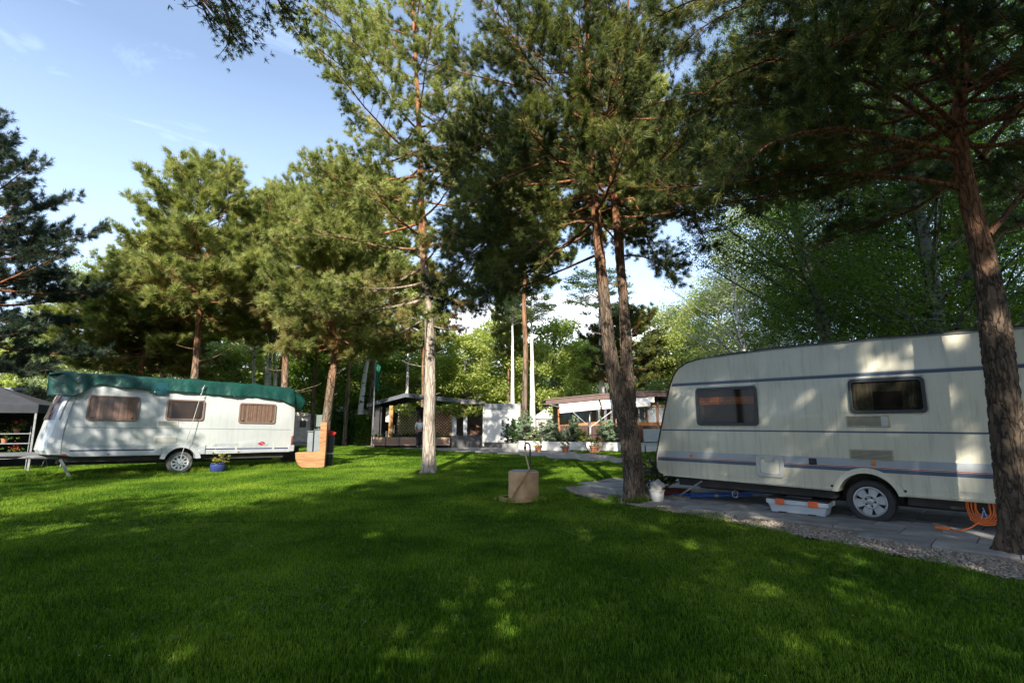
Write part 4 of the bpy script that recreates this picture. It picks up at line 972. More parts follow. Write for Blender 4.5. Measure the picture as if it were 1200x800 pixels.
def profile_body(name, prof, width, stations, m, parent, bevel=0.0):
    """profile (s,z) swept across the width; stations: (d, inset) pulls the outline inwards"""
    n = len(prof); cx = sum(p[0] for p in prof) / n; cz = sum(p[1] for p in prof) / n
    P = [Vector((p[0], 0, p[1])) for p in prof]
    nr = []
    for i in range(n):
        t = (P[(i + 1) % n] - P[i - 1]); nn_ = Vector((t.z, 0, -t.x)); nn_ = nn_.normalized() if nn_.length else nn_
        nr.append(nn_)
    area = sum(P[i].x * P[(i + 1) % n].z - P[(i + 1) % n].x * P[i].z for i in range(n))
    sg = -1 if area > 0 else 1
    b_ = MB(); vs = []; fs = []
    for d, ins, fr in stations:
        for i in range(n):
            q = P[i] + nr[i] * ins * sg
            if P[i].x < fr[0]: q = q + Vector((fr[1] * min(1, (fr[0] - P[i].x) / 0.35), 0, 0))
            vs.append((q.x, d, q.z))
    m_ = len(stations)
    for j in range(m_ - 1):
        for i in range(n):
            k = (i + 1) % n; fs.append((j * n + i, j * n + k, (j + 1) * n + k, (j + 1) * n + i))
    fs.append(tuple(range(n - 1, -1, -1))); fs.append(tuple((m_ - 1) * n + i for i in range(n)))
    b_.add(vs, fs)
    return b_.build(name, m, parent, smooth=True, angle=28)

def arc(cx, cz, r, a0, a1, n):
    return [(cx + r * math.cos(R(a0 + (a1 - a0) * k / (n - 1))), cz + r * math.sin(R(a0 + (a1 - a0) * k / (n - 1)))) for k in range(n)]

def caravan_window(parent, s0, s1, z0, z1, frame_m, kind, d0=0.0, curtain=None, r=0.06):
    fr = MB(); n_ = 5
    fr.ring(rrect(s0, s1, z0, z1, r, n_), rrect(s0 + .045, s1 - .045, z0 + .045, z1 - .045, r * .7, n_), d0 - .035, d0 + .004)
    f = fr.build('window', frame_m, parent, bevel=.006)
    bk = MB(); bk.prism(rrect(s0 + .02, s1 - .02, z0 + .02, z1 - .02, r * .8, n_), d0 - .006, d0 + .002); bk.build('interior_panel', curtain[1] if curtain else M_black, f)
    if curtain:
        for (a, b2, c, d2, mm2, amp) in curtain[0]:
            nx = 60; vs = []
            for j, z in enumerate((c, (c + d2) / 2, d2)):
                for i in range(nx + 1):
                    x = a + (b2 - a) * i / nx
                    vs.append((x, d0 - .014 - amp * math.sin(i * 1.25 + math.sin(i * .37) * 2) - amp * .5 * math.sin(i * .6), z))
            fs = [(j * (nx + 1) + i, j * (nx + 1) + i + 1, (j + 1) * (nx + 1) + i + 1, (j + 1) * (nx + 1) + i) for j in range(2) for i in range(nx)]
            cb = MB().add(vs, fs); cb.build('curtain', mm2, f, smooth=True, angle=80)  # real curtains, and the strips that paint a reflection
    g_ = MB(); g_.prism(rrect(s0 + .03, s1 - .03, z0 + .03, z1 - .03, r * .75, n_), d0 - .03, d0 - .026); g_.build('pane', M_glass, f)
    for sx_ in (s0 + .13, s1 - .13):
        c_ = MB(); c_.box(sx_ - .03, sx_ + .03, d0 - .024, d0 - .016, z0 + .055, z0 + .08); c_.build('latch', M_black, f)
    return f

def wheel(parent, s, z, r, d0, tyre_m, rim_m, spokes, holes):
    T = Matrix.Translation((s, d0, z)) @ Matrix.Rotation(PI / 2, 4, 'X')      # lathe axis towards the viewer (-d)
    t_ = MB(); t_.lathe([(r * .66, -.19), (r * .8, -.2), (r * .95, -.185), (r, -.15), (r, -.05), (r * .96, -.012), (r * .82, .004), (r * .70, -.004), (r * .66, -.02)], 48, T, cap=False)
    w_ = t_.build('wheel', tyre_m, parent, smooth=True, angle=50)
    tr = MB()
    for k in range(48):
        a = 2 * PI * k / 48; q = T @ Matrix.Rotation(a, 4, 'Z'); tr.box(r - .002, r + .006, -.02, .012, -.16, -.04, q)
    tr.build('tread', tyre_m, w_)
    rm = MB(); rm.lathe([(r * .70, -.012), (r * .69, .006), (r * .64, .008), (r * .60, -.004), (r * .57, -.03), (r * .57, -.10)], 40, T, cap=False); rm.build('rim', rim_m, w_, smooth=True)
    hb = MB()
    hb.lathe([(0.002, .004), (r * .10, .004), (r * .14, -.004), (r * .3, .002), (r * .34, -.006)], 24, T, cap=False)
    for k in range(spokes):
        a = 2 * PI * k / spokes + .2; q = T @ Matrix.Rotation(a, 4, 'Z')
        w1, w2 = (r * .15, r * .225) if spokes < 8 else (r * .075, r * .085)
        hb.add([(r * .28, -w1, -.004), (r * .28, w1, -.004), (r * .62, w2, -.004), (r * .62, -w2, -.004), (r * .28, -w1, -.03), (r * .28, w1, -.03), (r * .62, w2, -.03), (r * .62, -w2, -.03)],
               [(0, 3, 2, 1), (4, 5, 6, 7), (0, 1, 5, 4), (1, 2, 6, 5), (2, 3, 7, 6), (3, 0, 4, 7)], q)
    hb.build('hubcap', rim_m, w_, bevel=.002)
    bk = MB(); bk.lathe([(0.001, -.06), (r * .6, -.06)], 24, T, cap=False); bk.build('brake_drum', M_black, w_)
    nb = MB()
    for k in range(holes):
        a = 2 * PI * k / holes; q = T @ Matrix.Rotation(a, 4, 'Z') @ Matrix.Translation((r * .2, 0, 0)); nb.lathe([(r * .05, -.004), (r * .05, .006), (r * .03, .009)], 8, q)
    o_ = nb.build('wheel_nuts', M_black if spokes < 8 else M_galv, w_); o_['kind'] = 'stuff'
    return w_

def grille(parent, s0, s1, z0, z1, m, d0=0.0, name='vent'):
    g = MB(); g.ring([(s0, z0), (s1, z0), (s1, z1), (s0, z1)], [(s0 + .02, z0 + .02), (s1 - .02, z0 + .02), (s1 - .02, z1 - .02), (s0 + .02, z1 - .02)], d0 - .014, d0 + .003)
    f = g.build(name, m, parent, bevel=.003)
    bk = MB(); bk.box(s0 + .01, s1 - .01, d0 - .004, d0 + .002, z0 + .01, z1 - .01); bk.build('vent_shade_backing', mat('vent_shadow', (.14, .13, .10), rough=.8), f)  # dark sheet whose colour stands in for shade between the louvres
    k = max(4, int((z1 - z0 - .04) / .018)); sl = MB()
    for i in range(k):
        z = z0 + .024 + (z1 - z0 - .048) * (i + .5) / k
        sl.add([(s0 + .02, d0 - .004, z + .006), (s1 - .02, d0 - .004, z + .006), (s1 - .02, d0 - .013, z - .003), (s0 + .02, d0 - .013, z - .003), (s0 + .02, d0 - .010, z - .006), (s1 - .02, d0 - .010, z - .006)], [(0, 3, 2, 1), (3, 4, 5, 2), (0, 1, 5, 4)])
    sl.build('louvres', m, f)
    return f

# ------------------------------------------------------------------ cream caravan on the slabs
car = thing('cream_caravan', 'cream caravan with dark blue and red stripes parked on slabs beside the forked pine', 'caravan', PA, PITCH_RZ)
ws, wz, wr = 3.31, .30, .31
arch = arc(ws, .33, .385, 166, 14, 14)
prof = [(0.10, .46), (-.04, .50), (-.10, .60), (-.09, .80), (.0, 1.2), (.12, 1.65), (.25, 2.10), (.34, 2.33), (.45, 2.47), (.62, 2.565), (.85, 2.615), (1.4, 2.66), (2.2, 2.69), (3.6, 2.69), (5.2, 2.67), (6.0, 2.64), (6.25, 2.58), (6.38, 2.45), (6.42, 2.2), (6.45, 1.3), (6.43, .55), (6.38, .43)] + [(ws + .39, .42)] + arch[::-1] + [(ws - .39, .42), (2.0, .43), (1.0, .44)]
body = profile_body('body', prof, 2.2, [(0.0, 0.018, (0, 0)), (0.006, 0.006, (0, 0)), (.02, 0, (0, 0)), (.06, 0.0, (.3, -.03)), (.4, 0.0, (.3, -.16)), (1.1, 0, (.3, -.22)), (1.8, 0, (.3, -.16)), (2.14, 0, (.3, -.03)), (2.2, .02, (0, 0))], M_cream, car)
def front_s(z): return float(np.interp(z, [.6, .8, 1.2, 1.65, 2.10, 2.33, 2.47], [-.10, -.09, 0, .12, .25, .34, .45]))
trim = MB(); tp2 = [(p[0], -.006, p[1]) for p in prof[1:19]]; trim.tube(tp2, .012, 6); trim.build('edge_trim', M_black, car)
rail = MB(); rail.tube([(.9, -.012, 2.618), (2.2, -.012, 2.672), (3.6, -.012, 2.674), (6.0, -.012, 2.625)], .010, 6); rail.build('awning_rail', M_alu, car)
def stripe(z0, z1, m, s1=6.42, d=.0025, ss=None, name='stripe'):
    b_ = MB(); a0 = (front_s(z0) + .035) if ss is None else ss; a1 = (front_s(z1) + .035) if ss is None else ss
    b_.prism([(a0, z0), (s1, z0), (s1, z1), (a1, z1)], -d, .001); return b_.build(name, m, car)
stripe(2.135, 2.185, M_blue); stripe(2.19, 2.198, M_alu)
stripe(1.300, 1.325, M_blue); stripe(.815, .92, M_lav, d=.002); stripe(.796, .808, M_red); stripe(.735, .79, M_blue)
# skirt rail and arch moulding
sk = MB(); sk.box(.05, ws - .42, -.012, .002, .455, .475); sk.box(ws + .42, 6.38, -.012, .002, .455, .475); sk.box(.3, ws - .42, -.008, .002, .545, .552); sk.box(ws + .42, 6.38, -.008, .002, .545, .552); sk.build('skirt_rail', M_cream, car)
am = MB(); o1 = arc(ws, .33, .46, 168, 12, 20); i1 = arc(ws, .33, .385, 166, 14, 20)
am.ring(o1 + i1[::-1], [(x * .999 + ws * .001, z) for x, z in (o1 + i1[::-1])], -.02, .002) if False else None
vs = [(x, -.022, z) for x, z in o1] + [(x, -.022, z) for x, z in i1] + [(x, .0, z) for x, z in o1] + [(x, .1, z) for x, z in i1]; k = 20
am.add(vs, [(i, i + 1, k + i + 1, k + i) for i in range(k - 1)] + [(2 * k + i, 2 * k + i + 1, i + 1, i) for i in range(k - 1)] + [(k + i, k + i + 1, 3 * k + i + 1, 3 * k + i) for i in range(k - 1)])
am.build('wheel_arch', M_cream, car, smooth=True)
ub = MB(); ub.box(.3, ws - .45, .12, 2.05, .30, .43); ub.box(ws + .45, 6.2, .12, 2.05, .30, .43); ub.box(.5, 6.0, .55, .62, .22, .31); ub.box(.5, 6.0, 1.6, 1.67, .22, .31); ub.box(ws - .38, ws + .38, .3, 1.9, .3, .69); ub.build('chassis', M_dark, car)
refl_or = mat('reflection_orange', (0.50, 0.17, 0.03), (0.30, 0.09, 0.02), rough=0.8, scale=6)  # orange and tan valance strips paint a warm reflection in the front window
refl_tan = mat('reflection_tan', (0.55, 0.30, 0.10), rough=0.8, scale=6)
cur_gr = mat('curtain_net', (0.12, 0.13, 0.11), (0.06, 0.07, 0.06), rough=0.9, scale=9)
dk_in = mat('caravan_interior', (0.018, 0.018, 0.017), (0.008, 0.008, 0.008), rough=0.7, scale=3)
w1_ = caravan_window(car, .78, 1.86, 1.40, 2.07, M_frame, 0, curtain=([(.84, 1.80, 1.77, 1.90, refl_or, .004), (.84, 1.80, 1.82, 1.845, refl_tan, .006), (.84, .92, 1.45, 1.77, cur_gr, .004)], dk_in))
w2_ = caravan_window(car, 3.20, 4.12, 1.585, 2.09, M_frame, 0, curtain=([(3.25, 3.50, 1.63, 2.02, cur_gr, .004), (3.26, 4.06, 1.90, 2.03, cur_gr, .005), (3.85, 4.06, 1.63, 2.02, cur_gr, .005)], dk_in))
b_ = MB(); b_.box(.8, 1.84, -.045, -.02, 2.075, 2.095); b_.build('drip_rail', M_alu, car); b_ = MB(); b_.box(3.21, 4.11, -.045, -.02, 2.095, 2.112); b_.build('drip_rail', M_alu, car)
grille(car, 3.13, 3.67, 1.385, 1.555, M_vent); grille(car, 3.13, 3.67, .90, 1.06, M_vent)
b_ = MB(); b_.box(3.57, 3.65, -.016, -.004, 1.40, 1.54); b_.build('vent_flap', M_ventw, car)
# service hatch
b_ = MB(); b_.ring(rrect(1.77, 2.20, .565, .915, .06), rrect(1.835, 2.135, .63, .86, .04), -.028, .002); hh = b_.build('service_hatch', mat('hatch_grey', (.50, .50, .45), rough=.4), car, bevel=.008)
b_ = MB(); b_.prism(rrect(1.83, 2.14, .625, .865, .04), -.014, .002); b_.build('hatch_lid', M_cream, hh, bevel=.003)
b_ = MB(); b_.prism(rrect(1.92, 2.05, .815, .885, .02), -.036, -.01); b_.build('latch', mat('hatch_grey', (.50, .50, .45)), hh, bevel=.004)
b_ = MB(); b_.box(2.57, 2.68, -.012, .002, .80, .90); b_.build('black_socket', M_black, car, bevel=.006)
for s_, z_, rr_, mm2 in ((.62, .855, .028, M_orange), (3.42, .865, .03, M_orange)):
    b_ = MB(); b_.lathe([(rr_, 0), (rr_, .014), (rr_ * .7, .022), (.002, .024)], 16, Matrix.Translation((s_, 0, z_)) @ Matrix.Rotation(PI / 2, 4, 'X')); b_.build('marker_lamp', mm2, car, smooth=True)
for s_ in (2.86, 3.76):
    b_ = MB(); b_.lathe([(.018, 0), (.018, .008), (.002, .01)], 12, Matrix.Translation((s_, 0, .50)) @ Matrix.Rotation(PI / 2, 4, 'X')); b_.build('peg_hole_cap', M_black, car)
wheel(car, ws, wz, wr, .10, M_rub, M_alu, 6, 5)
# corner steadies, drawbar
b_ = MB(); b_.tube([(.75, .12, .40), (.30, .10, .10)], .022, 4); b_.box(.22, .38, .04, .16, .08, .10); b_.build('corner_steady', M_galv, car)
b_ = MB(); b_.tube([(.55, .2, .42), (.75, .2, .33), (.9, .2, .42)], .015, 4); b_.build('steady_bracket', M_galv, car)
b_ = MB(); b_.tube([(5.9, .12, .40), (6.2, .10, .08)], .02, 4); b_.build('corner_steady', M_galv, car)
b_ = MB(); b_.tube([(.3, .5, .40), (-1.15, 1.05, .42)], .04, 6); b_.tube([(.3, 1.7, .40), (-1.15, 1.12, .42)], .04, 6); b_.tube([(-1.1, 1.08, .42), (-1.4, 1.08, .46)], .05, 8); b_.tube([(-1.0, 1.08, .1), (-1.0, 1.08, .62)], .03, 8); b_.build('drawbar', M_black, car, smooth=True)
b_ = MB(); b_.box(.02, .18, .1, .16, .42, .47); b_.tube([(-.08, .02, .50), (.12, .0, .45), (.30, -.02, .44)], .018, 6); b_.build('front_bumper_strip', M_black, car)

# ---- things lying under and beside the cream caravan
def pt(s, d, z=0.0): return loc2w(s, d, z)
blk = MB(); blk.box(-.17, .17, -.11, .11, 0, .045); o = blk.build('wooden_block', mat('weathered_wood', (.30, .26, .21), (.18, .15, .12), rough=.9, scale=8, stretch=(.3, 3, 3), bump=.003), None, bevel=.006)
o.location = pt(.30, .09, .042); o.rotation_euler = (0, 0, PITCH_RZ + .1); tag(o, 'flat weathered block under the front steady of the cream caravan', 'wooden block')
M_bp = mat('blue_paint', (.02, .09, .34), (.015, .06, .22), rough=.45, scale=9)
for i, (a, b2, lab) in enumerate((((.05, .25, .07), (2.25, .55, .33), 'upper blue pole propped under the cream caravan, ending above the grey box'), ((.05, .12, .055), (1.65, .50, .20), 'lower blue pole resting on the slabs under the cream caravan'))):
    p0 = pt(*a) ; p1 = pt(*b2); b_ = MB(); q = thing('blue_pole', lab, 'pole', p0, 0, 'blue poles under the cream caravan')
    dlt = p1 - p0
    b_.tube([(0, 0, 0), dlt], .02, 8); b_.build('pole', M_bp, q, smooth=True)
    b_ = MB(); b_.tube([dlt * .52, dlt * .56], .032, 8); b_.build('collar', M_galv, q, smooth=True); b_ = MB(); b_.tube([dlt * .9, dlt * 1.02], .024, 8); b_.build('end_cap', M_galv, q, smooth=True)
rope = MB(); q0 = pt(1.25, .32, .20); lp = [(0.05 * math.cos(t) * (1 + .3 * math.sin(3 * t)), 0.02 * math.sin(2 * t), .06 * math.sin(t)) for t in np.linspace(0, 11, 40)]
rope.tube(lp, .008, 5); o = rope.build('knotted_cord', mat('pale_cord', (.5, .5, .45), scale=20), None, smooth=True); o.location = q0; tag(o, 'pale cord knotted around the blue poles under the cream caravan', 'cord')
b_ = MB(); b_.lathe([(.13, 0), (.17, .02), (.2, .14), (.21, .15), (.19, .15), (.16, .03)], 18); o = b_.build('red_basin', mat('dull_red_plastic', (.16, .035, .025), (.10, .03, .02), rough=.5, scale=5), None, smooth=True); o.location = pt(.05, .45, .042); o.scale = (1.5, 1, .85); tag(o, 'dull red shallow basin behind the front steady under the cream caravan', 'basin')

bx = thing('storage_box', 'pale grey plastic storage box with black lid and orange latches on the slabs', 'storage box', pt(1.95, -.16, .042), PITCH_RZ + .03)
M_bg = mat('pale_grey_plastic', (.50, .54, .57), (.44, .48, .51), rough=.45, scale=3)
b_ = MB(); b_.add([(.05, .03, 0), (.80, .03, 0), (.80, .37, 0), (.05, .37, 0), (0, 0, .20), (.86, 0, .20), (.86, .40, .20), (0, .40, .20)], [(0, 3, 2, 1), (4, 5, 6, 7), (0, 1, 5, 4), (1, 2, 6, 5), (2, 3, 7, 6), (3, 0, 4, 7)]); b_.build('box_body', M_bg, bx, bevel=.012)
b_ = MB(); b_.box(-.012, .872, -.012, .412, .135, .20); b_.box(.02, .2, -.006, .2, .11, .135); b_.build('rim_band', M_bg, bx, bevel=.006)
b_ = MB(); b_.box(.0, .86, .0, .40, .20, .225); b_.box(.25, .62, .12, .28, .225, .25); b_.build('lid', M_black, bx, bevel=.01)
for x in (.13, .60):
    b_ = MB(); b_.box(x, x + .13, -.03, -.008, .125, .215); b_.box(x + .02, x + .11, -.038, -.028, .135, .16); b_.build('latch', mat('orange_plastic', (.75, .13, .03), rough=.4), bx, bevel=.005)
for x in (.16, .58):
    b_ = MB(); b_.box(x, x + .11, .015, .03, 0, .016); b_.build('foot_recess', M_black, bx)
M_hose = mat('orange_cable', (.85, .20, .03), (.65, .13, .02), rough=.45, scale=10)
cc = thing('orange_cable', 'coil of orange cable hanging under the rear of the cream caravan', 'cable', pt(4.55, .10, .10), PITCH_RZ + .15)
for i in range(5):
    hw_ = .065 + .022 * i; zb = .12 - .022 * i; ph = random.uniform(-.015, .015); b_ = MB()
    b_.tube([(-hw_ + ph, .02 * i - .04, .34 + .01 * i), (-hw_ * 1.05 + ph, .02 * i - .03, .24), (-hw_ * .9, .018 * i - .03, zb + .06), (-hw_ * .5, .015 * i - .03, zb + .012), (0, .012 * i - .03, zb), (hw_ * .55, .015 * i - .03, zb + .015), (hw_ * .95, .018 * i - .03, zb + .07), (hw_ * 1.05 + ph, .02 * i - .03, .24), (hw_ + ph, .02 * i - .04, .34 - .01 * i)], .0095, 6); b_.build('cable_loop', M_hose, cc, smooth=True)
b_ = MB(); b_.tube([(-.06, .0, .07), (-.14, -.02, .0), (-.24, -.06, -.045), (-.36, -.05, -.05)], .008, 6); b_.build('cable_end', M_hose, cc, smooth=True)
b_ = MB(); b_.box(-.52, -.36, -.09, -.03, -.06, -.02); b_.build('plug', M_hose, cc, bevel=.01)
b_ = MB(); b_.tube([(-.01, -.05, .26), (.02, -.05, .14), (-.04, -.05, .12), (-.01, -.05, .22)], .006, 5); b_.build('label_tie', mat('pale_blue_plastic', (.35, .42, .6)), cc)
# pot with cloth-like pale stone head beside the forked pine
pot = thing('white_pot', 'white bucket-shaped pot with bundled pale cloth beside the foot of the forked pine', 'pot', (2.66, 9.72, 0.01))
b_ = MB(); b_.lathe([(.08, 0), (.105, .02), (.135, .20), (.145, .21), (.145, .225), (.12, .225), (.11, .20)], 20); b_.build('pot', mat('white_glaze', (.52, .52, .50), (.42, .42, .40), rough=.6, scale=9), pot, smooth=True)
vv = IV.copy()
def blob_mesh(seed, sub=3, amp=.25):
    import bmesh
    bm = bmesh.new(); bmesh.ops.create_icosphere(bm, subdivisions=sub, radius=1); g = np.random.default_rng(seed); ph = g.uniform(0, 6, (6, 3)); fr_ = g.uniform(1.5, 5, (6, 3))
    for v in bm.verts:
        k_ = sum(math.sin(v.co.x * fr_[i, 0] + ph[i, 0]) * math.sin(v.co.y * fr_[i, 1] + ph[i, 1]) * math.sin(v.co.z * fr_[i, 2] + ph[i, 2]) for i in range(6)); v.co *= 1 + amp * k_ * .5
    me = bpy.data.meshes.new('blob'); bm.to_mesh(me); bm.free(); return me
o = link_mesh('cloth', blob_mesh(3, 4, .35), mat('pale_cloth', (.42, .41, .38), (.30, .29, .27), rough=.95, scale=12, bump=.01), pot, smooth=True); o.location = (.0, 0, .27); o.scale = (.12, .12, .13)
# dark ivy-like plant behind the forked pine, next to the drawbar
sh = leafy(71, .9, .02, .45, .32, .38, 2600, .022, nclump=40, nlimb=14)
sh[1].materials.append(leaves_green); sh[0].materials.append(M_dark)
plant_tree('climbing_plant', 'dark leafy plant growing between the forked pine and the caravan drawbar', 'plant', (2.95, 10.75, 0), sh, (M_dark, leaves_green))

# ------------------------------------------------------------------ concrete ring with standpipe and hose
hp = Vector((0.22, 9.98, 0))
st = thing('standpipe_ring', 'tan concrete well ring carrying a water tap, standing in the lawn', 'water tap', hp)
M_tan = mat('tan_concrete', (.62, .39, .21), (.46, .27, .14), rough=.9, scale=5, bump=.006, bscale=40)
b_ = MB(); b_.lathe([(.285, -.02), (.288, .10), (.285, .3), (.29, .50), (.285, .535), (.27, .545), (.20, .548), (.0015, .548)], 40, cap=False); b_.build('concrete_ring', M_tan, st, smooth=True)
b_ = MB(); b_.lathe([(.245, .546), (.245, .556), (.0015, .558)], 32, cap=False); b_.build('top_slab', mat('grey_mortar', (.36, .34, .31), (.26, .24, .22), rough=.95, scale=9, bump=.006), st)
b_ = MB(); b_.tube([(.13, 0, .55), (.125, 0, .98), (.12, 0, 1.03), (.09, 0, 1.06), (.05, 0, 1.06), (.03, 0, 1.04), (.03, 0, 1.0)], .017, 8); b_.build('pipe', mat('aged_brass', (.10, .085, .06), (.05, .045, .035), rough=.55, metal=.4, scale=20), st, smooth=True)
b_ = MB(); b_.tube([(.03, 0, 1.0), (.03, 0, .95)], .026, 8); b_.build('tap', mat('aged_brass', (.1, .08, .06)), st, bevel=.004)
b_ = MB(); b_.tube([(.03, 0, 1.06), (.03, 0, 1.13)], .012, 6); b_.box(-.01, .07, -.008, .008, 1.12, 1.14); b_.build('tap_handle', mat('aged_brass', (.1, .08, .06)), st, bevel=.004)
ho = thing('garden_hose', 'yellow-brown garden hose running from the tap and coiled around the concrete ring', 'hose', hp)
M_h = mat('hose_yellow', (.42, .27, .10), (.33, .2, .07), rough=.5, scale=15); M_hy = mat('hose_bright', (.55, .47, .16), rough=.5, scale=15)
b_ = MB(); b_.tube([(.03, -.01, .95), (.05, -.03, .80), (.09, -.06, .64), (.11, -.12, .57)], .014, 8); b_.build('hose_section', M_hy, ho, smooth=True)
hpath = [(.11, -.12, .572), (.08, -.27, .565), (.03, -.31, .50), (-.06, -.31, .36), (-.16, -.27, .20), (-.22, -.24, .08), (-.25, -.24, .04)]
b_ = MB(); b_.tube([tuple(p) for p in smooth_path([(x, y, z, 0) for x, y, z in hpath], 30)[:, :3]], .0145, 8); b_.build('hose_section', M_h, ho, smooth=True)
cp = []
for a in np.linspace(0, 2 * PI * 3.1, 120):
    k_ = a / (2 * PI); cp.append(((.34 + .045 * k_ + .03 * math.sin(a * 1.3)) * math.cos(a + 2.6) - .06, (.34 + .035 * k_) * math.sin(a + 2.6) - .04, .075 - .012 * k_ + .014 * math.sin(a * 2.1)))
b_ = MB(); b_.tube(cp, .0165, 7); b_.build('hose_coil', M_h, ho, smooth=True)

# ------------------------------------------------------------------ white caravan with green tarpaulin
WA = Vector((-10.85, 14.03, 0)); WZ = math.atan2(.674, .738)
wc = thing('white_caravan', 'white caravan with curtained windows standing in the grass under a green tarpaulin', 'caravan', WA, rot=(0, R(1.15), WZ))
q_s, q_z, q_r = 1.68, .37, .32
archw = arc(q_s, .37, .40, 168, 12, 14)
profw = [(-1.30, .62), (-1.36, .72), (-1.33, 1.0), (-1.25, 1.45), (-1.16, 1.9), (-1.06, 2.2), (-.93, 2.42), (-.7, 2.58), (-.4, 2.64), (2.0, 2.67), (4.3, 2.63), (4.66, 2.55), (4.78, 2.35), (4.82, 1.9), (4.84, 1.2), (4.82, .75), (4.76, .60), (q_s + .42, .56)] + archw[::-1] + [(q_s - .42, .56), (-.8, .56)]
profile_body('body', profw, 2.3, [(0.0, .02, (-.7, .36)), (.006, .006, (-.7, .33)), (.03, 0, (-.7, .26)), (.12, 0, (-.7, .10)), (.3, 0, (-.7, .0)), (.7, 0, (-.7, -.10)), (1.15, 0, (-.7, -.13)), (1.6, 0, (-.7, -.10)), (2.0, 0, (-.7, 0)), (2.18, 0, (-.7, .10)), (2.27, 0, (-.7, .26)), (2.3, .02, (-.7, .36))], M_white, wc)
def wstripe(s0, s1, z0, z1, m, d=.003, sl=0.0, name='stripe'):
    b_ = MB(); b_.prism([(s0, z0), (s1, z0), (s1 + sl, z1), (s0 + sl, z1)], -d, .001); return b_.build(name, m, wc)
for a, b2 in ((-.80, 1.03), (2.22, 3.10), (3.16, 4.18), (4.26, 4.72)):
    wstripe(a, b2, .70, .735, M_navy)
wstripe(-.80, 4.75, 1.305, 1.325, mat('joint_grey', (.25, .28, .30)))
wstripe(-.80, 1.0, .60, .685, M_silver, d=.002, name='sill_panel'); wstripe(2.22, 4.75, .60, .685, M_silver, d=.002, name='sill_panel')
M_sw = mat('swoosh_grey', (.36, .40, .42), rough=.4)
for a, b2, z0, z1, sl in ((-.35, .02, .80, .86, -.12), (.12, .5, .80, .87, .10), (.55, .82, .79, .85, .08), (2.45, 3.1, .79, .88, .10), (3.28, 4.0, .77, .86, .10)):
    wstripe(a, b2, z0, z1, M_sw, sl=sl, name='swoosh')
for a in (2.55, 3.12, 4.22): wstripe(a, a + .03, .62, .95 if a > 3 else .85, M_ventw, name='panel_seam')
b_ = MB(); b_.lathe([(.002, .004), (.10, .004), (.105, 0)], 24, Matrix.Translation((3.86, 0, .87)) @ Matrix.Scale(.6, 4, (0, 0, 1)) @ Matrix.Rotation(PI / 2, 4, 'X'), cap=False); b_.build('oval_emblem', mat('emblem_red', (.40, .02, .05)), wc)
b_ = MB(); b_.tube([(3.72 + .0, -.006, .88), (3.82, -.007, .91), (3.92, -.007, .84), (4.02, -.006, .86)], .008, 4); b_.build('emblem_swoosh', M_silver, wc)
cu = mat('curtain_pink_brown', (.46, .36, .34), (.36, .28, .27), rough=.9, scale=10); cuback = mat('window_inside', (.12, .09, .085), rough=.8)
caravan_window(wc, -.58, .55, 1.50, 2.17, M_brownfr, 1, curtain=([(-.53, .50, 1.55, 2.12, cu, .006)], cuback), r=.07)
caravan_window(wc, 1.18, 2.15, 1.55, 2.15, M_brownfr, 1, curtain=([(1.25, 1.32, 1.6, 2.1, cu, .005)], mat('window_inside_dark', (.05, .04, .04), (.09, .075, .07), rough=.8, scale=3)), r=.07)
caravan_window(wc, 3.10, 4.20, 1.50, 2.13, M_brownfr, 1, curtain=([(3.15, 4.15, 1.55, 2.08, cu, .006)], cuback), r=.07)
grille(wc, 1.03, 1.52, 1.37, 1.53, M_ventw); grille(wc, 1.0, 1.52, .90, 1.07, M_ventw)
# front window on the curved nose, marker lamps, handle
def nose(z, off=0.02): return float(np.interp(z, [.62, .72, 1.0, 1.45, 1.9, 2.2, 2.42], [-1.30, -1.36, -1.33, -1.25, -1.16, -1.06, -.93])) - off
b_ = MB(); vs = []
for z in np.linspace(1.5, 2.25, 8):
    for d_, ad in ((.07, .175), (.3, .0), (.7, -.10), (1.15, -.13), (1.6, -.10), (2.0, .0), (2.2, .14)): vs.append((nose(z) + ad * (1 if z < 2.3 else .6), d_, z))
b_.add(vs, [(j * 7 + i, j * 7 + i + 1, (j + 1) * 7 + i + 1, (j + 1) * 7 + i) for j in range(7) for i in range(6)]); b_.build('front_window', mat('front_glass', (.10, .07, .065), (.06, .045, .04), rough=.15, scale=3, coat=.5), wc, smooth=True)
b_ = MB(); b_.tube([(-.96, -.004, .60), (-.98, -.004, .9), (-.97, -.004, 1.3), (-.90, -.004, 1.8), (-.80, -.004, 2.3)], .008, 5); b_.build('corner_seam', mat('joint_grey', (.25, .28, .30)), wc)
b_ = MB(); b_.box(-.95, -.85, -.02, .01, .60, .645); b_.build('marker_lamp', mat('dull_red_lens', (.35, .06, .05), rough=.35), wc, bevel=.006)
for s_ in (-.02 + .02, 2.05, 3.2):
    b_ = MB(); b_.box(s_ - .02, s_ + .035, -.012, .002, .60 if s_ != 2.05 else .68, .63 if s_ != 2.05 else .73); b_.build('marker_lamp', M_orange if s_ == 2.05 else mat('dull_red_lens', (.35, .06, .05)), wc, bevel=.005)
b_ = MB(); b_.box(4.755, 4.83, -.006, .05, .66, 1.12); b_.build('tail_lamp', mat('tail_red', (.22, .07, .06), rough=.3), wc, bevel=.02)
b_ = MB(); b_.box(4.68, 4.90, -.01, 2.3, .60, .82); b_.build('rear_bumper', M_silver, wc, bevel=.03)
o1 = arc(q_s, .37, .52, 170, 10, 20); i1 = arc(q_s, .37, .40, 168, 12, 20)
b_ = MB(); vs = [(x, -.03, z) for x, z in o1] + [(x, -.03, z) for x, z in i1] + [(x, .0, z) for x, z in o1] + [(x, .1, z) for x, z in i1]; k = 20
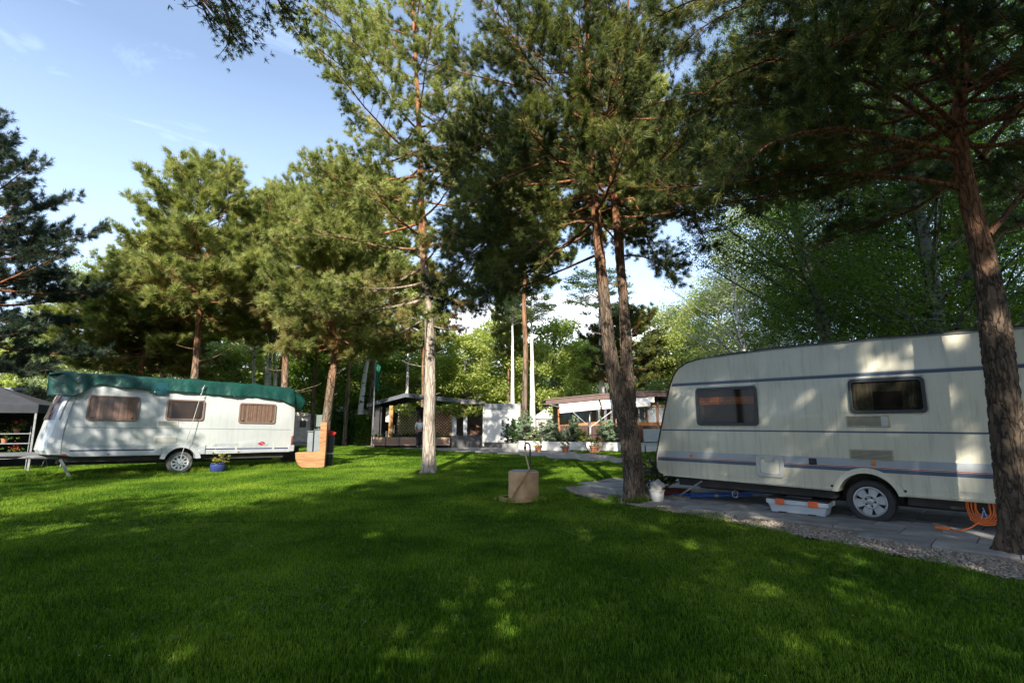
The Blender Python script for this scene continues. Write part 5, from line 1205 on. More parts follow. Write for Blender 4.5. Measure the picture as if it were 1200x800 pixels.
b_.add(vs, [(i, i + 1, k + i + 1, k + i) for i in range(k - 1)] + [(2 * k + i, 2 * k + i + 1, i + 1, i) for i in range(k - 1)] + [(k + i, k + i + 1, 3 * k + i + 1, 3 * k + i) for i in range(k - 1)])
b_.prism([(q_s - .80, .58), (q_s - .50, .58), (q_s - .50, .78)], -.028, .001); b_.prism([(q_s + .50, .58), (q_s + .60, .58), (q_s + .60, .84), (q_s + .42, .76)], -.028, .001)
b_.build('wheel_arch', M_silver, wc, smooth=True)
b_ = MB(); b_.box(-1.0, q_s - .5, .15, 2.1, .42, .57); b_.box(q_s + .5, 4.6, .15, 2.1, .42, .57); b_.box(q_s - .4, q_s + .4, .32, 2.0, .4, .78); b_.box(-.9, 4.4, .6, .68, .32, .43); b_.build('chassis', M_dark, wc)
wheel(wc, q_s + .02, .335, q_r, .09, mat('grey_tyre', (.16, .165, .16), (.10, .10, .10), rough=.85, scale=9), mat('pale_rim', (.60, .62, .63), (.5, .52, .53), rough=.4), 10, 4)
b_ = MB(); b_.tube([(-.95, .15, .50), (-.70, .12, .03)], .045, 4); b_.box(-.78, -.62, .06, .2, -.0, .03); b_.build('corner_steady', M_galv, wc)
b_ = MB(); b_.tube([(-.8, .45, .52), (-2.35, 1.1, .55)], .05, 6); b_.tube([(-.8, 1.85, .52), (-2.35, 1.18, .55)], .05, 6); b_.box(-2.5, -1.3, .75, 1.45, .56, .64); b_.tube([(-2.2, 1.15, .05), (-2.2, 1.15, .9)], .03, 8); b_.build('drawbar', mat('grey_drawbar', (.16, .16, .17), (.11, .11, .12), rough=.6, scale=6), wc, bevel=.01)

# green tarpaulin: draped sheet with folds, hanging over the near side
tar = thing('green_tarpaulin', 'green tarpaulin draped over the roof of the white caravan', 'tarpaulin', WA, rot=(0, R(1.15), WZ))
NS, ND = 150, 46; vs = []
tk = [(-1.28, 2.58, 0), ]
for i in range(NS + 1):
    s = -1.42 + 6.55 * i / NS
    edge = float(np.interp(s, [-1.42, -1.05, -.92, -.80, -.6, -.4, 0, 1.0, 2.0, 3.0, 3.5, 4.3, 4.62, 4.85, 5.13], [.52, .58, .60, .52, .34, .23, .28, .33, .35, .36, .36, .39, .46, .56, .34]))
    edge += .012 * math.sin(s * 3.1) + .006 * math.sin(s * 17 + 1)
    top = float(np.interp(s, [-1.42, -1.2, -.9, -.4, 2, 4.3, 4.7, 4.95, 5.13], [2.68, 2.73, 2.73, 2.735, 2.745, 2.71, 2.66, 2.50, 2.28]))
    fold = .006 * math.sin(s * 9 + .6 * math.sin(s * 3)) + .004 * math.sin(s * 23) + .012 * max(0, math.sin(s * 2.3 + 1)) ** 12 + .05 * math.exp(-((s + .75) / .12) ** 2) + .06 * math.exp(-((s - 4.6) / .10) ** 2) - .03 * math.exp(-((s + .55) / .08) ** 2)
    for j in range(ND + 1):
        u = j / ND
        if u < .45:     # hanging part
            h = u / .45; z = top - .045 - edge * (1 - h); d_ = -.035 - .05 * (1 - h) * (1 + math.sin(s * 5) * .4) - fold * (1.3 - h) + .0
            if s > 4.75: d_ += (s - 4.75) * .8 * (1 - h) + 0.05
            if s < -1.1: d_ += (-1.1 - s) * .6
        elif u < .55:
            h = (u - .45) / .1; a = h * PI / 2; z = top - .045 * (1 - math.sin(a)); d_ = -.035 + .06 * (1 - math.cos(a)) - fold * .3 * (1 - h)
        else:
            h = (u - .55) / .45; d_ = .025 + h * 2.36; z = top + .03 * math.sin(s * 4 + d_ * 3) + .02 * math.sin(s * 11 + d_) * (1 - h) + .04 * math.sin(PI * h)
            if h > .9: z -= (h - .9) * 4
        vs.append((s + .02 * math.sin(z * 9), d_, z))
fs = [(i * (ND + 1) + j, (i + 1) * (ND + 1) + j, (i + 1) * (ND + 1) + j + 1, i * (ND + 1) + j + 1) for i in range(NS) for j in range(ND)]
M_tarp = mat('green_tarpaulin', (.006, .062, .047), (.004, .042, .036), rough=.42, scale=2.2, bump=.03, bscale=5, spec=.45)
b_ = MB().add(vs, fs); o = b_.build('sheet', M_tarp, tar, smooth=True, angle=80)
sm_ = o.modifiers.new('thickness', 'SOLIDIFY'); sm_.thickness = .004
b_ = MB(); b_.add([(.75, -.075, 2.27), (1.15, -.075, 2.27), (1.15, -.06, 2.60), (.75, -.06, 2.60)], [(0, 1, 2, 3)]); b_.build('patch', mat('tarp_patch', (.01, .07, .085), (.008, .05, .065), rough=.35, scale=4), tar)
b_ = MB(); 
for s_ in (.85, 2.0, 2.9): b_.lathe([(.012, 0), (.02, .004), (.012, .008)], 10, Matrix.Translation((s_, -.11, 2.32)) @ Matrix.Rotation(PI / 2, 4, 'X'))
b_.build('eyelets', M_alu, tar)
gr = thing('guy_rope', 'thin white rope running from the green tarpaulin down past the wheel of the white caravan', 'rope', WA, rot=(0, R(1.15), WZ))
b_ = MB(); b_.tube([(2.03, -.13, 2.50), (1.97, -.14, 2.2), (1.92, -.14, 1.9), (1.80, -.16, 1.2), (1.68, -.18, .62), (1.66, -.16, .40)], .008, 6); b_.build('rope', mat('white_rope', (.42, .44, .43), scale=30), gr, smooth=True)
b_ = MB(); b_.tube([(2.03, -.13, 2.50), (2.08, -.12, 2.62), (2.0, -.1, 2.46)], .011, 5); b_.build('knot', mat('white_rope', (.62, .64, .62)), gr, smooth=True)

# blue pot with plant in front of the white caravan
def wl(s, d, z=0): return WA + Vector((.738, .674, 0)) * s + Vector((-.674, .738, 0)) * d + Vector((0, 0, z))
bpt = thing('blue_flower_pot', 'dark blue glazed pot of small yellow-green flowers in the grass beside the white caravan', 'flower pot', wl(2.62, -.28))
b_ = MB(); b_.lathe([(.15, 0), (.19, .03), (.215, .18), (.20, .24), (.215, .27), (.19, .27), (.17, .22), (.002, .22)], 22, cap=False); b_.build('pot', mat('blue_glaze', (.03, .05, .16), (.02, .03, .10), rough=.2, scale=4), bpt, smooth=True)
pp = leafy(72, .2, .01, .34, .2, .09, 900, .02, nclump=30, nlimb=6); plm = leaf_mat('yellow_green_plant', [(.10, .13, .02), (.22, .22, .04), (.4, .34, .05)], .3)
o = link_mesh('flowers', pp[1], plm, bpt); o['kind'] = 'stuff'
cr_ = thing('black_crate', 'black plastic crate on the grass at the rear of the white caravan', 'crate', (-8.10, 19.0, 0), .55)
b_ = MB()
b_.box(-.3, .3, -.2, -.17, 0, .55); b_.box(-.3, .3, .17, .2, 0, .55); b_.box(-.3, -.27, -.17, .17, 0, .55); b_.box(.27, .3, -.17, .17, 0, .55); b_.build('crate_walls', M_black, cr_, bevel=.01)
b_ = MB(); b_.box(-.33, .33, -.23, .23, .55, .60); b_.build('lid', M_black, cr_, bevel=.01)
b_ = MB(); b_.box(-.27, .27, -.17, .17, .0, .02); b_.build('crate_floor', M_black, cr_)

# ------------------------------------------------------------------ electricity pillars, log seat
ls = thing('log_seat', 'orange-brown wooden seat cut from a log with a tall plank back', 'log seat', atz(366, 548), .25)
M_ow = mat('orange_wood', (.44, .235, .105), (.26, .125, .055), rough=.8, scale=3, stretch=(1, 1, 7), bump=.012, bscale=18)
b_ = MB(); b_.prism([(-.52, .50), (-.50, .30), (-.42, .12), (-.30, .03), (.30, .0), (.36, .05), (.36, .52)], -.22, .22); b_.build('half_log', M_ow, ls, bevel=.02)
b_ = MB(); b_.prism([(.16, .3), (.38, .02), (.40, .6), (.40, 1.46), (.20, 1.46), (.20, .7)], -.225, .18); b_.build('back_plank', M_ow, ls, bevel=.012)
eb = thing('electricity_box', 'pair of slim grey electricity boxes behind the log seat', 'electricity box', atY(368, 520, 18.4) * 1.0, .1); eb.location.z = 0
M_eb = mat('grey_cabinet', (.20, .23, .25), (.15, .175, .19), rough=.5, scale=3); M_eb2 = mat('green_grey_cabinet', (.13, .17, .155), (.10, .13, .12), rough=.5, scale=3)
b_ = MB(); b_.box(-.21, -.02, -.1, .1, .45, 1.12); b_.build('cabinet', M_eb, eb, bevel=.01)
b_ = MB(); b_.box(.02, .24, -.1, .1, .42, 1.18); b_.build('cabinet', M_eb, eb, bevel=.01)
b_ = MB(); b_.box(-.22, .0, -.13, .12, 1.13, 1.17); b_.box(.0, .26, -.13, .12, 1.19, 1.22); b_.build('cabinet_roof', M_eb2, eb, bevel=.006)
b_ = MB(); b_.tube([(-.12, 0, 0), (-.12, 0, .5)], .03, 8); b_.tube([(.13, 0, 0), (.13, 0, 1.3)], .035, 8); b_.build('post', M_galv, eb)
b_ = MB(); b_.box(.05, .27, -.09, .1, 1.30, 1.72); b_.build('upper_box', M_eb2, eb, bevel=.012)
b_ = MB(); b_.box(-.19, -.04, -.105, -.1, .5, 1.05); b_.box(.04, .22, -.105, -.1, .5, 1.1); b_.build('door_panel', M_eb, eb, bevel=.003)
fx = thing('bin_bag_holder', 'black waste sack with white band and red rim standing at the dense pine', 'waste sack', atz(386, 546) + Vector((.02, -.15, 0)), 0)
b_ = MB(); b_.lathe([(.11, 0), (.14, .05), (.135, .40), (.15, .7), (.155, 1.0), (.15, 1.05)], 14); b_.build('sack', mat('black_sack', (.02, .02, .022), (.04, .04, .045), rough=.35, scale=5, bump=.01), fx, smooth=True)
b_ = MB(); b_.lathe([(.15, .42), (.155, .42), (.155, .45), (.15, .45)], 16); b_.build('band', M_white, fx)
b_ = MB(); b_.tube([(.16 * math.cos(a), .16 * math.sin(a) * .8, 1.08 + .03 * math.sin(a)) for a in np.linspace(0, 2 * PI, 18, endpoint=False)], .04, 7, closed=True); b_.tube([(-.08, -.15, 1.10), (.02, -.17, 1.2), (.12, -.15, 1.12)], .035, 6); b_.build('rim', mat('red_plastic', (.5, .03, .03), rough=.4), fx, smooth=True)

# ------------------------------------------------------------------ grey canopy with plant rack, camper behind (far left)
gz = thing('grey_canopy', 'grey fabric canopy on slim grey legs at the edge of the lawn', 'canopy', (-16.45, 16.3, -.12), .5)
M_can = mat('grey_canvas', (.042, .045, .055), (.03, .033, .04), rough=.9, scale=5, bump=.005)
b_ = MB(); b_.add([(-1.5, -1.5, 2.12), (1.5, -1.5, 2.12), (1.5, 1.5, 2.12), (-1.5, 1.5, 2.12), (0, 0, 2.75), (-1.5, -1.5, 1.86), (1.5, -1.5, 1.86), (1.5, 1.5, 1.86), (-1.5, 1.5, 1.86)], [(0, 1, 4), (1, 2, 4), (2, 3, 4), (3, 0, 4), (5, 6, 1, 0), (6, 7, 2, 1), (7, 8, 3, 2), (8, 5, 0, 3)])
o = b_.build('canopy_roof', M_can, gz); sm_ = o.modifiers.new('t', 'SOLIDIFY'); sm_.thickness = .01
for x, y in ((-1.46, -1.46), (1.46, -1.46), (1.46, 1.46), (-1.46, 1.46)):
    b_ = MB(); b_.box(x - .025, x + .025, y - .025, y + .025, 0, 2.1); b_.build('leg', M_galv, gz)
b_ = MB(); b_.box(-1.4, 1.4, 1.40, 1.42, 0.02, 1.9); b_.box(-1.42, -1.40, -1.3, 1.4, .02, 1.9); b_.build('back_curtain', mat('dark_canvas', (.02, .02, .024), rough=.9), gz)
rk = thing('plant_rack', 'metal rack holding flower pots under the grey canopy', 'rack', atY(14, 525, 16.2), .5); rk.location.z = 0
for x in (-.42, .42):
    b_ = MB(); b_.tube([(x, -.15, 0), (x, -.15, 1.35)], .015, 6); b_.tube([(x, .15, 0), (x, .15, 1.35)], .015, 6); b_.build('upright', M_galv, rk)
for z in (.35, .80, 1.10):
    b_ = MB(); b_.box(-.45, .45, -.18, .18, z, z + .025); b_.build('shelf', M_galv, rk)
fl = [('pink_geranium', 'pink-flowering potted plant on the top shelf of the rack', .05, 1.125, (.6, .08, .10)), ('white_geranium', 'pot with pale yellow-green leaves on the middle shelf of the rack', -.2, .825, (.35, .38, .10)), ('red_geranium', 'red-flowering potted plant on the bottom shelf of the rack', .12, .375, (.5, .03, .03))]
gpm = leafy(73, .2, .008, .22, .17, .12, 500, .022, nclump=24, nlimb=6)
for i, (nm, lab, x, z, c_) in enumerate(fl):
    q = Matrix.Rotation(.5, 4, 'Z') @ Vector((x, 0, z)) + Vector(rk.location); f = thing('flower_pot', lab, 'flower pot', q, i)
    b_ = MB(); b_.lathe([(.06, 0), (.085, .12), (.095, .12), (.09, .14)], 12); b_.build('pot', mat('terracotta', (.42, .17, .09), (.32, .12, .07), rough=.8, scale=8), f)
    o = bpy.data.objects.new('leaves', gpm[1]); COL.objects.link(o); o.parent = f; o['kind'] = 'stuff'
    if not gpm[1].materials: gpm[1].materials.append(leaves_green)
    P = rng.normal(0, .09, (30, 3)) * np.array([1, 1, .4]) + np.array([0, 0, .33]); scatter_blobs('blossoms', P, np.full(30, .022), mat('blossom_%d' % i, c_, rough=.7), f)
cv = thing('camper_van', 'pale camper van with dark raised cab windscreen behind the nose of the white caravan', 'camper van', (-18.4, 18.6, 0), .55)
M_cv = mat('pale_van_paint', (.50, .53, .56), (.44, .47, .50), rough=.35, scale=3)
b_ = MB(); b_.prism([(-2.6, .45), (2.0, .45), (2.1, .9), (1.9, 1.15), (1.25, 1.25), (.95, 1.9), (1.3, 2.05), (1.25, 2.7), (-2.6, 2.75)], 0, 2.1); b_.build('van_body', M_cv, cv, bevel=.04)
b_ = MB(); b_.prism([(1.24, 1.30), (1.28, 1.28), (.99, 1.88), (.95, 1.9)], .12, 1.98); b_.box(-.2, .85, -.006, .01, 1.35, 1.85); b_.build('windscreen', M_frame, cv)
b_ = MB(); b_.prism([(1.31, 2.1), (1.33, 2.1), (1.28, 2.6), (1.26, 2.6)], .2, 1.9); b_.box(-.1, 1.1, -.006, .01, 2.12, 2.6); b_.build('cab_window', M_frame, cv)
for x in (-1.7, 1.35):
    T = Matrix.Translation((x, 0, .33)) @ Matrix.Rotation(PI / 2, 4, 'X'); b_ = MB(); b_.lathe([(.18, -.2), (.33, -.2), (.34, -.1), (.33, .0), (.2, .01), (.002, .005)], 24, T); b_.build('wheel', M_rub, cv, smooth=True)
b_ = MB(); b_.box(1.9, 2.2, .05, 2.05, .45, .65); b_.build('bumper', M_black, cv, bevel=.03)
for i, (x, y, rz_) in enumerate(((-15.1, 17.3, .4), (-14.6, 18.2, 2.4))):
    f = thing('folding_chair', ['folding chair beside the canopy leg behind the caravan nose', 'folding chair half hidden behind the nose of the white caravan'][i], 'chair', (x, y, 0), rz_, 'folding chairs by the canopy')
    b_ = MB(); b_.box(-.23, .23, -.22, .22, .44, .47); b_.build('seat', mat('faded_canvas', (.35, .30, .26), (.2, .22, .25), scale=6), f)
    b_ = MB(); b_.box(-.23, .23, .20, .23, .55, 1.05); b_.build('backrest', mat('faded_canvas', (.35, .30, .26)), f)
    for x2 in (-.24, .24):
        b_ = MB(); b_.tube([(x2, -.25, 0), (x2, .18, .55), (x2, .24, 1.08)], .014, 6); b_.tube([(x2, .25, 0), (x2, -.24, .62), (x2, .1, .64)], .014, 6); b_.build('leg_frame', M_alu, f)
# ------------------------------------------------------------------ dark roofed holiday home with veranda
M_roof = mat('slate_roof', (.05, .058, .075), (.09, .10, .12), rough=.45, scale=4, bump=.01)
M_dw = mat('dark_boards', (.045, .042, .045), (.03, .028, .03), rough=.8, scale=4)
M_wht = mat('white_render', (.80, .79, .77), (.72, .71, .69), rough=.7, scale=2)
M_gb = mat('grey_band', (.33, .34, .36), (.28, .29, .31), rough=.6, scale=3)
M_yel = mat('golden_wood', (.42, .24, .07), (.30, .16, .05), rough=.6, scale=4, stretch=(4, 4, .6))
M_int = mat('veranda_interior', (.30, .23, .17), (.16, .12, .09), rough=.9, scale=2)
M_ply = mat('pink_board', (.46, .30, .21), (.34, .21, .15), rough=.8, scale=4, stretch=(1, 1, 4))
Hx = lambda px, Y: (px - 600) / 600 * Y / CP * 1.0     # x of a pixel column near the horizon at distance Y
Y1 = 31.0
def X1(px): return atY(px, 495, Y1).x
def Z1(py, Y=None): return atY(600, py, Y or Y1).z
h1 = thing('dark_roofed_home', 'holiday home with dark low-pitched roof, planted veranda and white container end', 'holiday home', (0, Y1, 0))
xa, xb, xr, xc = X1(436), X1(570), X1(475), X1(566)
ze, zr = Z1(474), Z1(463.5)
b_ = MB()   # roof: two thick slopes
for (x0, z0, x1, z1) in ((X1(431), Z1(476), xr, zr), (xr, zr, X1(566), Z1(473))):
    b_.prism([(x0, z0), (x1, z1), (x1, z1 + .14), (x0, z0 + .14)], -.3, 5.2)
b_.build('roof', M_roof, h1)
b_ = MB(); b_.prism([(X1(431), Z1(477)), (xr, zr - .10), (xr, zr + .12), (X1(431), Z1(477) + .22)], -.34, -.302); b_.prism([(xr, zr - .10), (X1(566), Z1(474) - .05), (X1(566), Z1(474) + .17), (xr, zr + .12)], -.34, -.302); b_.build('fascia', M_roof, h1)
b_ = MB(); b_.box(X1(540), X1(569), -.38, 1.0, Z1(473.5), Z1(471)); b_.build('side_roof', mat('brownish_roof', (.28, .22, .2)), h1)
b_ = MB(); b_.box(xa, xb, 4.2, 4.4, 0, 2.5); b_.box(xa, xa + .12, .05, 4.2, 0, 2.45); b_.build('back_wall', M_int, h1)
b_ = MB(); b_.box(xa, X1(447), -.02, .08, 0, 2.45); b_.build('wall', M_dw, h1)
b_ = MB(); b_.box(xa, xb, -.1, 4.2, .0, .32); b_.build('deck', M_dw, h1)
for a, c in ((449.5, 455), (463, 465.5)):
    b_ = MB(); b_.box(X1(a), X1(c), .5, .56, Z1(494), Z1(477)); b_.build('curtain', M_wht, h1)
for a, c in ((455.5, 460), (529, 531), (544, 547)):
    b_ = MB(); b_.box(X1(a), X1(c), .02, .12, .32, Z1(475)); b_.build('post', M_yel, h1)
b_ = MB(); b_.box(X1(540), X1(566), .3, .36, Z1(480), Z1(474)); b_.build('beam', M_yel, h1)
for a, c in ((465, 490), (511, 529)):     # trellis panels, crossed laths
    t_ = MB(); x0, x1 = X1(a), X1(c); z0, z1 = Z1(510), Z1(481); k = 7 if a < 500 else 5
    for sgn in (1, -1):
        for i in range(-k, k * 2):
            u = i / k * (x1 - x0); 
            p0 = (x0 + u, z0) if sgn > 0 else (x1 - u, z0); p1 = (p0[0] + sgn * (z1 - z0), z1)
            # clip to the panel
            def clip(p, q):
                t0, t1 = 0., 1.; dx_ = q[0] - p[0]
                for lim, s2 in ((x0, 1), (x1, -1)):
                    f0 = (p[0] - lim) * s2; f1 = (q[0] - lim) * s2
                    if f0 < 0 and f1 < 0: return None
                    if f0 < 0: t0 = max(t0, f0 / (f0 - f1))
                    elif f1 < 0: t1 = min(t1, f0 / (f0 - f1))
                if t1 - t0 < .03: return None
                return [(p[0] + dx_ * t, 0.06 + .02 * (sgn > 0), p[1] + (q[1] - p[1]) * t) for t in (t0, t1)]
            cpt = clip(p0, p1)
            if cpt: t_.tube(cpt, .030, 4, caps=False)
    t_.build('trellis', mat('trellis_wood_red', (.50, .29, .17), rough=.8) if a > 500 else mat('trellis_wood_olive', (.30, .26, .12), rough=.8), h1)
    b_ = MB(); b_.ring([(x0, z0), (x1, z0), (x1, z1), (x0, z1)], [(x0 + .05, z0 + .05), (x1 - .05, z0 + .05), (x1 - .05, z1 - .05), (x0 + .05, z1 - .05)], .03, .11); b_.build('trellis_frame', M_yel if a > 500 else M_dw, h1)
    b_ = MB(); b_.box(x0, x1, .5, .56, z0, z1); b_.build('trellis_backing', M_dw, h1)
for a, c in ((530, 535), (543, 547.5)):
    b_ = MB(); b_.box(X1(a), X1(c), .0, .04, Z1(510), Z1(487)); b_.build('veranda_curtain', mat('pale_curtain', (.55, .56, .58), (.4, .42, .45), rough=.8, scale=8), h1)
b_ = MB(); b_.box(X1(529), X1(567), -.12, .0, .02, Z1(510)); b_.build('plinth', mat('plinth_grey', (.09, .09, .092), rough=.8), h1)
b_ = MB(); b_.box(X1(567), X1(609.5), -.25, 2.6, .30, Z1(480)); b_.build('container', M_wht, h1, bevel=.02)
b_ = MB(); b_.box(X1(566.5), X1(610), -.29, 2.65, Z1(480), Z1(473)); b_.build('container_roof', M_gb, h1, bevel=.01)
b_ = MB(); b_.box(X1(568), X1(609), -.2, 2.6, .0, .30); b_.build('container_plinth', mat('plinth_grey', (.09, .09, .092)), h1)
b_ = MB(); b_.ring([(X1(587.5), Z1(497)), (X1(590.5), Z1(497)), (X1(590.5), Z1(491.5)), (X1(587.5), Z1(491.5))], [(X1(588), Z1(496.5)), (X1(590), Z1(496.5)), (X1(590), Z1(492)), (X1(588), Z1(492))], -.29, -.24); b_.build('meter_frame', M_gb, h1)
b_ = MB(); b_.box(X1(588), X1(590), -.262, -.245, Z1(496.5), Z1(492)); b_.build('meter_window', M_frame, h1)
b_ = MB(); b_.tube([(X1(567), -.3, .1), (X1(567), -.3, Z1(476))], .05, 8); b_.build('downpipe', M_wht, h1)
# climbing greenery hanging from the veranda roof
cg = leafy(81, .6, .01, .3, .7, .22, 1500, .05, nclump=50, nlimb=4)
for i, (px, py, dd, sc_, lab) in enumerate(((476, 480, -.25, 1.0, 'trailing green climber above the dark trellis'), (524, 479, -.25, .9, 'trailing climber under the eaves just right of the pale lawn pine'), (552, 481, -.2, 1.1, 'reddish-green climber above the white curtained bay'), (538, 484, -.2, .6, 'small climber between the two bay curtains'))):
    f = thing('climber', lab, 'climbing plant', (X1(px), Y1 + dd, Z1(py) - .25), i, scale=sc_)
    o = bpy.data.objects.new('leaves', cg[1]); COL.objects.link(o); o.parent = f; o['kind'] = 'stuff'
    if not cg[1].materials: cg[1].materials.append(leaves_spring)
# planters in front of the veranda
pl0 = None
for i, (a, c, lab) in enumerate(((440, 456, 'planter box of pinkish boards nearest the clipped hedge'), (457, 471, 'planter box of pinkish boards below the white curtains'), (472, 491, 'planter box of pinkish boards below the dark trellis'), (511, 529, 'planter box of pinkish boards below the light trellis'))):
    f = thing('planter_box', lab, 'planter', ((X1(a) + X1(c)) / 2, Y1 - .55, 0), 0, 'planter boxes along the veranda')
    w_ = (X1(c) - X1(a)) / 2
    for k_, (y0, y1) in enumerate(((-.2, -.17), (.17, .2))):
        for z in (.14, .30, .46): 
            b_ = MB(); b_.box(-w_, w_, y0, y1, z, z + .15); b_.build('board', M_ply, f)
    b_ = MB(); b_.box(-w_, -w_ + .03, -.17, .17, .14, .60); b_.box(w_ - .03, w_, -.17, .17, .14, .60); b_.build('end_boards', M_ply, f)
    b_ = MB(); b_.box(-w_ + .03, w_ - .03, -.17, .17, .14, .54); b_.build('soil', M_dark, f)
    P = np.stack([rng.uniform(-w_ + .1, w_ - .1, 40), rng.normal(0, .07, 40), rng.uniform(.58, .85, 40)], -1); b2 = scatter_blobs('planting', P, rng.uniform(.03, .07, 40), leaves_hedge, f)
# armchair silhouette, wicker bench in the bays
def armchair(x, y, z, m, name, lab):
    f = thing(name, lab, 'armchair', (x, y, z), 0)
    b_ = MB(); b_.box(-.45, .45, -.35, .35, .12, .42); b_.build('seat', m, f, bevel=.04)
    b_ = MB(); b_.prism([(-.5, .2), (.5, .2), (.5, .75), (.35, .95), (0, 1.02), (-.35, .95), (-.5, .75)], .25, .4); b_.build('backrest', m, f, bevel=.04)
    for s_ in (-1, 1):
        b_ = MB(); b_.box(s_ * .5 - .07, s_ * .5 + .07, -.35, .3, .0, .62); b_.build('armrest', m, f, bevel=.03)
armchair(X1(557), Y1 + .8, .32, mat('brown_wicker', (.13, .07, .04), (.07, .04, .03), rough=.8, scale=20), 'wicker_armchair', 'round-backed brown wicker armchair in the bay beside the white container')
armchair(X1(460), Y1 + 1.0, .32, mat('dark_cushion', (.03, .035, .05), rough=.8), 'dark_sofa', 'dark sofa under the white curtains of the veranda')

# person on the veranda step, partly hidden by the pale pine
def skin_body(name, pts, edges, radii, m, parent, sub=2, root=0):
    me = bpy.data.meshes.new(name); me.from_pydata(pts, edges, []); me.update(); me.materials.append(m)
    o = bpy.data.objects.new(name, me); COL.objects.link(o); o.parent = parent
    sk_ = o.modifiers.new('skin', 'SKIN'); sk_.use_smooth_shade = True
    sv = me.skin_vertices[0].data if me.skin_vertices else None
    if sv is None:
        import bmesh
        bm = bmesh.new(); bm.from_mesh(me); ly = bm.verts.layers.skin.verify()
        for i, v in enumerate(bm.verts): v[ly].radius = (radii[i], radii[i]) if not hasattr(radii[i], '__len__') else radii[i]; v[ly].use_root = (i == root)
        bm.to_mesh(me); bm.free()
    else:
        for i, v in enumerate(sv): v.radius = (radii[i], radii[i]) if not hasattr(radii[i], '__len__') else radii[i]; v.use_root = (i == root)
    s2 = o.modifiers.new('sub', 'SUBSURF'); s2.levels = sub; s2.render_levels = sub
    return o
per = thing('person', 'person in white shirt and dark trousers standing on the path behind the pale pine trunk', 'person', (X1(494.5), Y1 - .7, 0), .3)
M_skin = mat('skin', (.50, .30, .21), rough=.6, scale=5)
bp_ = [(0, 0, .95), (0, 0, 1.15), (0, .01, 1.38), (0, 0, 1.50), (0, -.01, 1.58), (0, -.015, 1.68), (-.09, 0, .90), (-.10, -.01, .50), (-.10, .02, .09), (-.10, -.12, .04), (.09, 0, .90), (.11, .03, .50), (.12, .06, .09), (.12, -.08, .04), (-.18, .0, 1.42), (-.25, 0, 1.16), (-.22, -.15, .98), (-.21, -.2, .92), (.18, 0, 1.42), (.25, 0, 1.16), (.20, -.20, 1.05), (.16, -.26, 1.02)]
be_ = [(0, 1), (1, 2), (2, 3), (3, 4), (4, 5), (0, 6), (6, 7), (7, 8), (8, 9), (0, 10), (10, 11), (11, 12), (12, 13), (2, 14), (14, 15), (15, 16), (16, 17), (2, 18), (18, 19), (19, 20), (20, 21)]
br_ = [.12, .12, .13, .055, .075, .085, .085, .06, .04, .03, .085, .06, .04, .03, .06, .045, .032, .035, .06, .045, .032, .035]
skin_body('body', bp_, be_, br_, M_skin, per)
skin_body('shirt', [(0, 0, .98), (0, 0, 1.18), (0, .01, 1.40), (-.18, 0, 1.41), (-.25, 0, 1.18), (.18, 0, 1.41), (.25, 0, 1.18)], [(0, 1), (1, 2), (2, 3), (3, 4), (2, 5), (5, 6)], [.15, .15, .15, .08, .065, .08, .065], mat('white_shirt', (.75, .75, .76), rough=.9), per)
skin_body('trousers', [(0, 0, 1.0), (0, 0, .93), (-.10, 0, .86), (-.11, -.01, .5), (-.11, .02, .13), (.10, 0, .86), (.12, .03, .5), (.13, .06, .13)], [(0, 1), (1, 2), (2, 3), (3, 4), (1, 5), (5, 6), (6, 7)], [.15, .15, .11, .085, .07, .11, .085, .07], mat('dark_trousers', (.03, .03, .045), rough=.9), per)
o = link_mesh('hair', blob_mesh(9, 3, .1), mat('dark_hair', (.03, .02, .015), rough=.7), per, smooth=True); o.location = (0, .02, 1.70); o.scale = (.10, .11, .11)

# flag pole with limp green flag
fp = thing('flagpole', 'thin grey pole with limp green flag in front of the dark roofed home', 'flagpole', (X1(443.5), Y1 - 1.2, 0))
b_ = MB(); b_.tube([(0, 0, 0), (0, 0, 5.1)], .035, 8); b_.build('pole', M_galv, fp, smooth=True)
vs = []
for j in range(13):
    for i in range(7): vs.append((.03 + .05 * i - .01 * j * (i / 6), .07 * math.sin(i * 1.6 + j * .3), 4.95 - .12 * j - .05 * i))
b_ = MB().add(vs, [(j * 7 + i, j * 7 + i + 1, (j + 1) * 7 + i + 1, (j + 1) * 7 + i) for j in range(12) for i in range(6)]); b_.build('flag', mat('green_flag', (.01, .17, .10), (.01, .11, .07), rough=.8), fp, smooth=True)

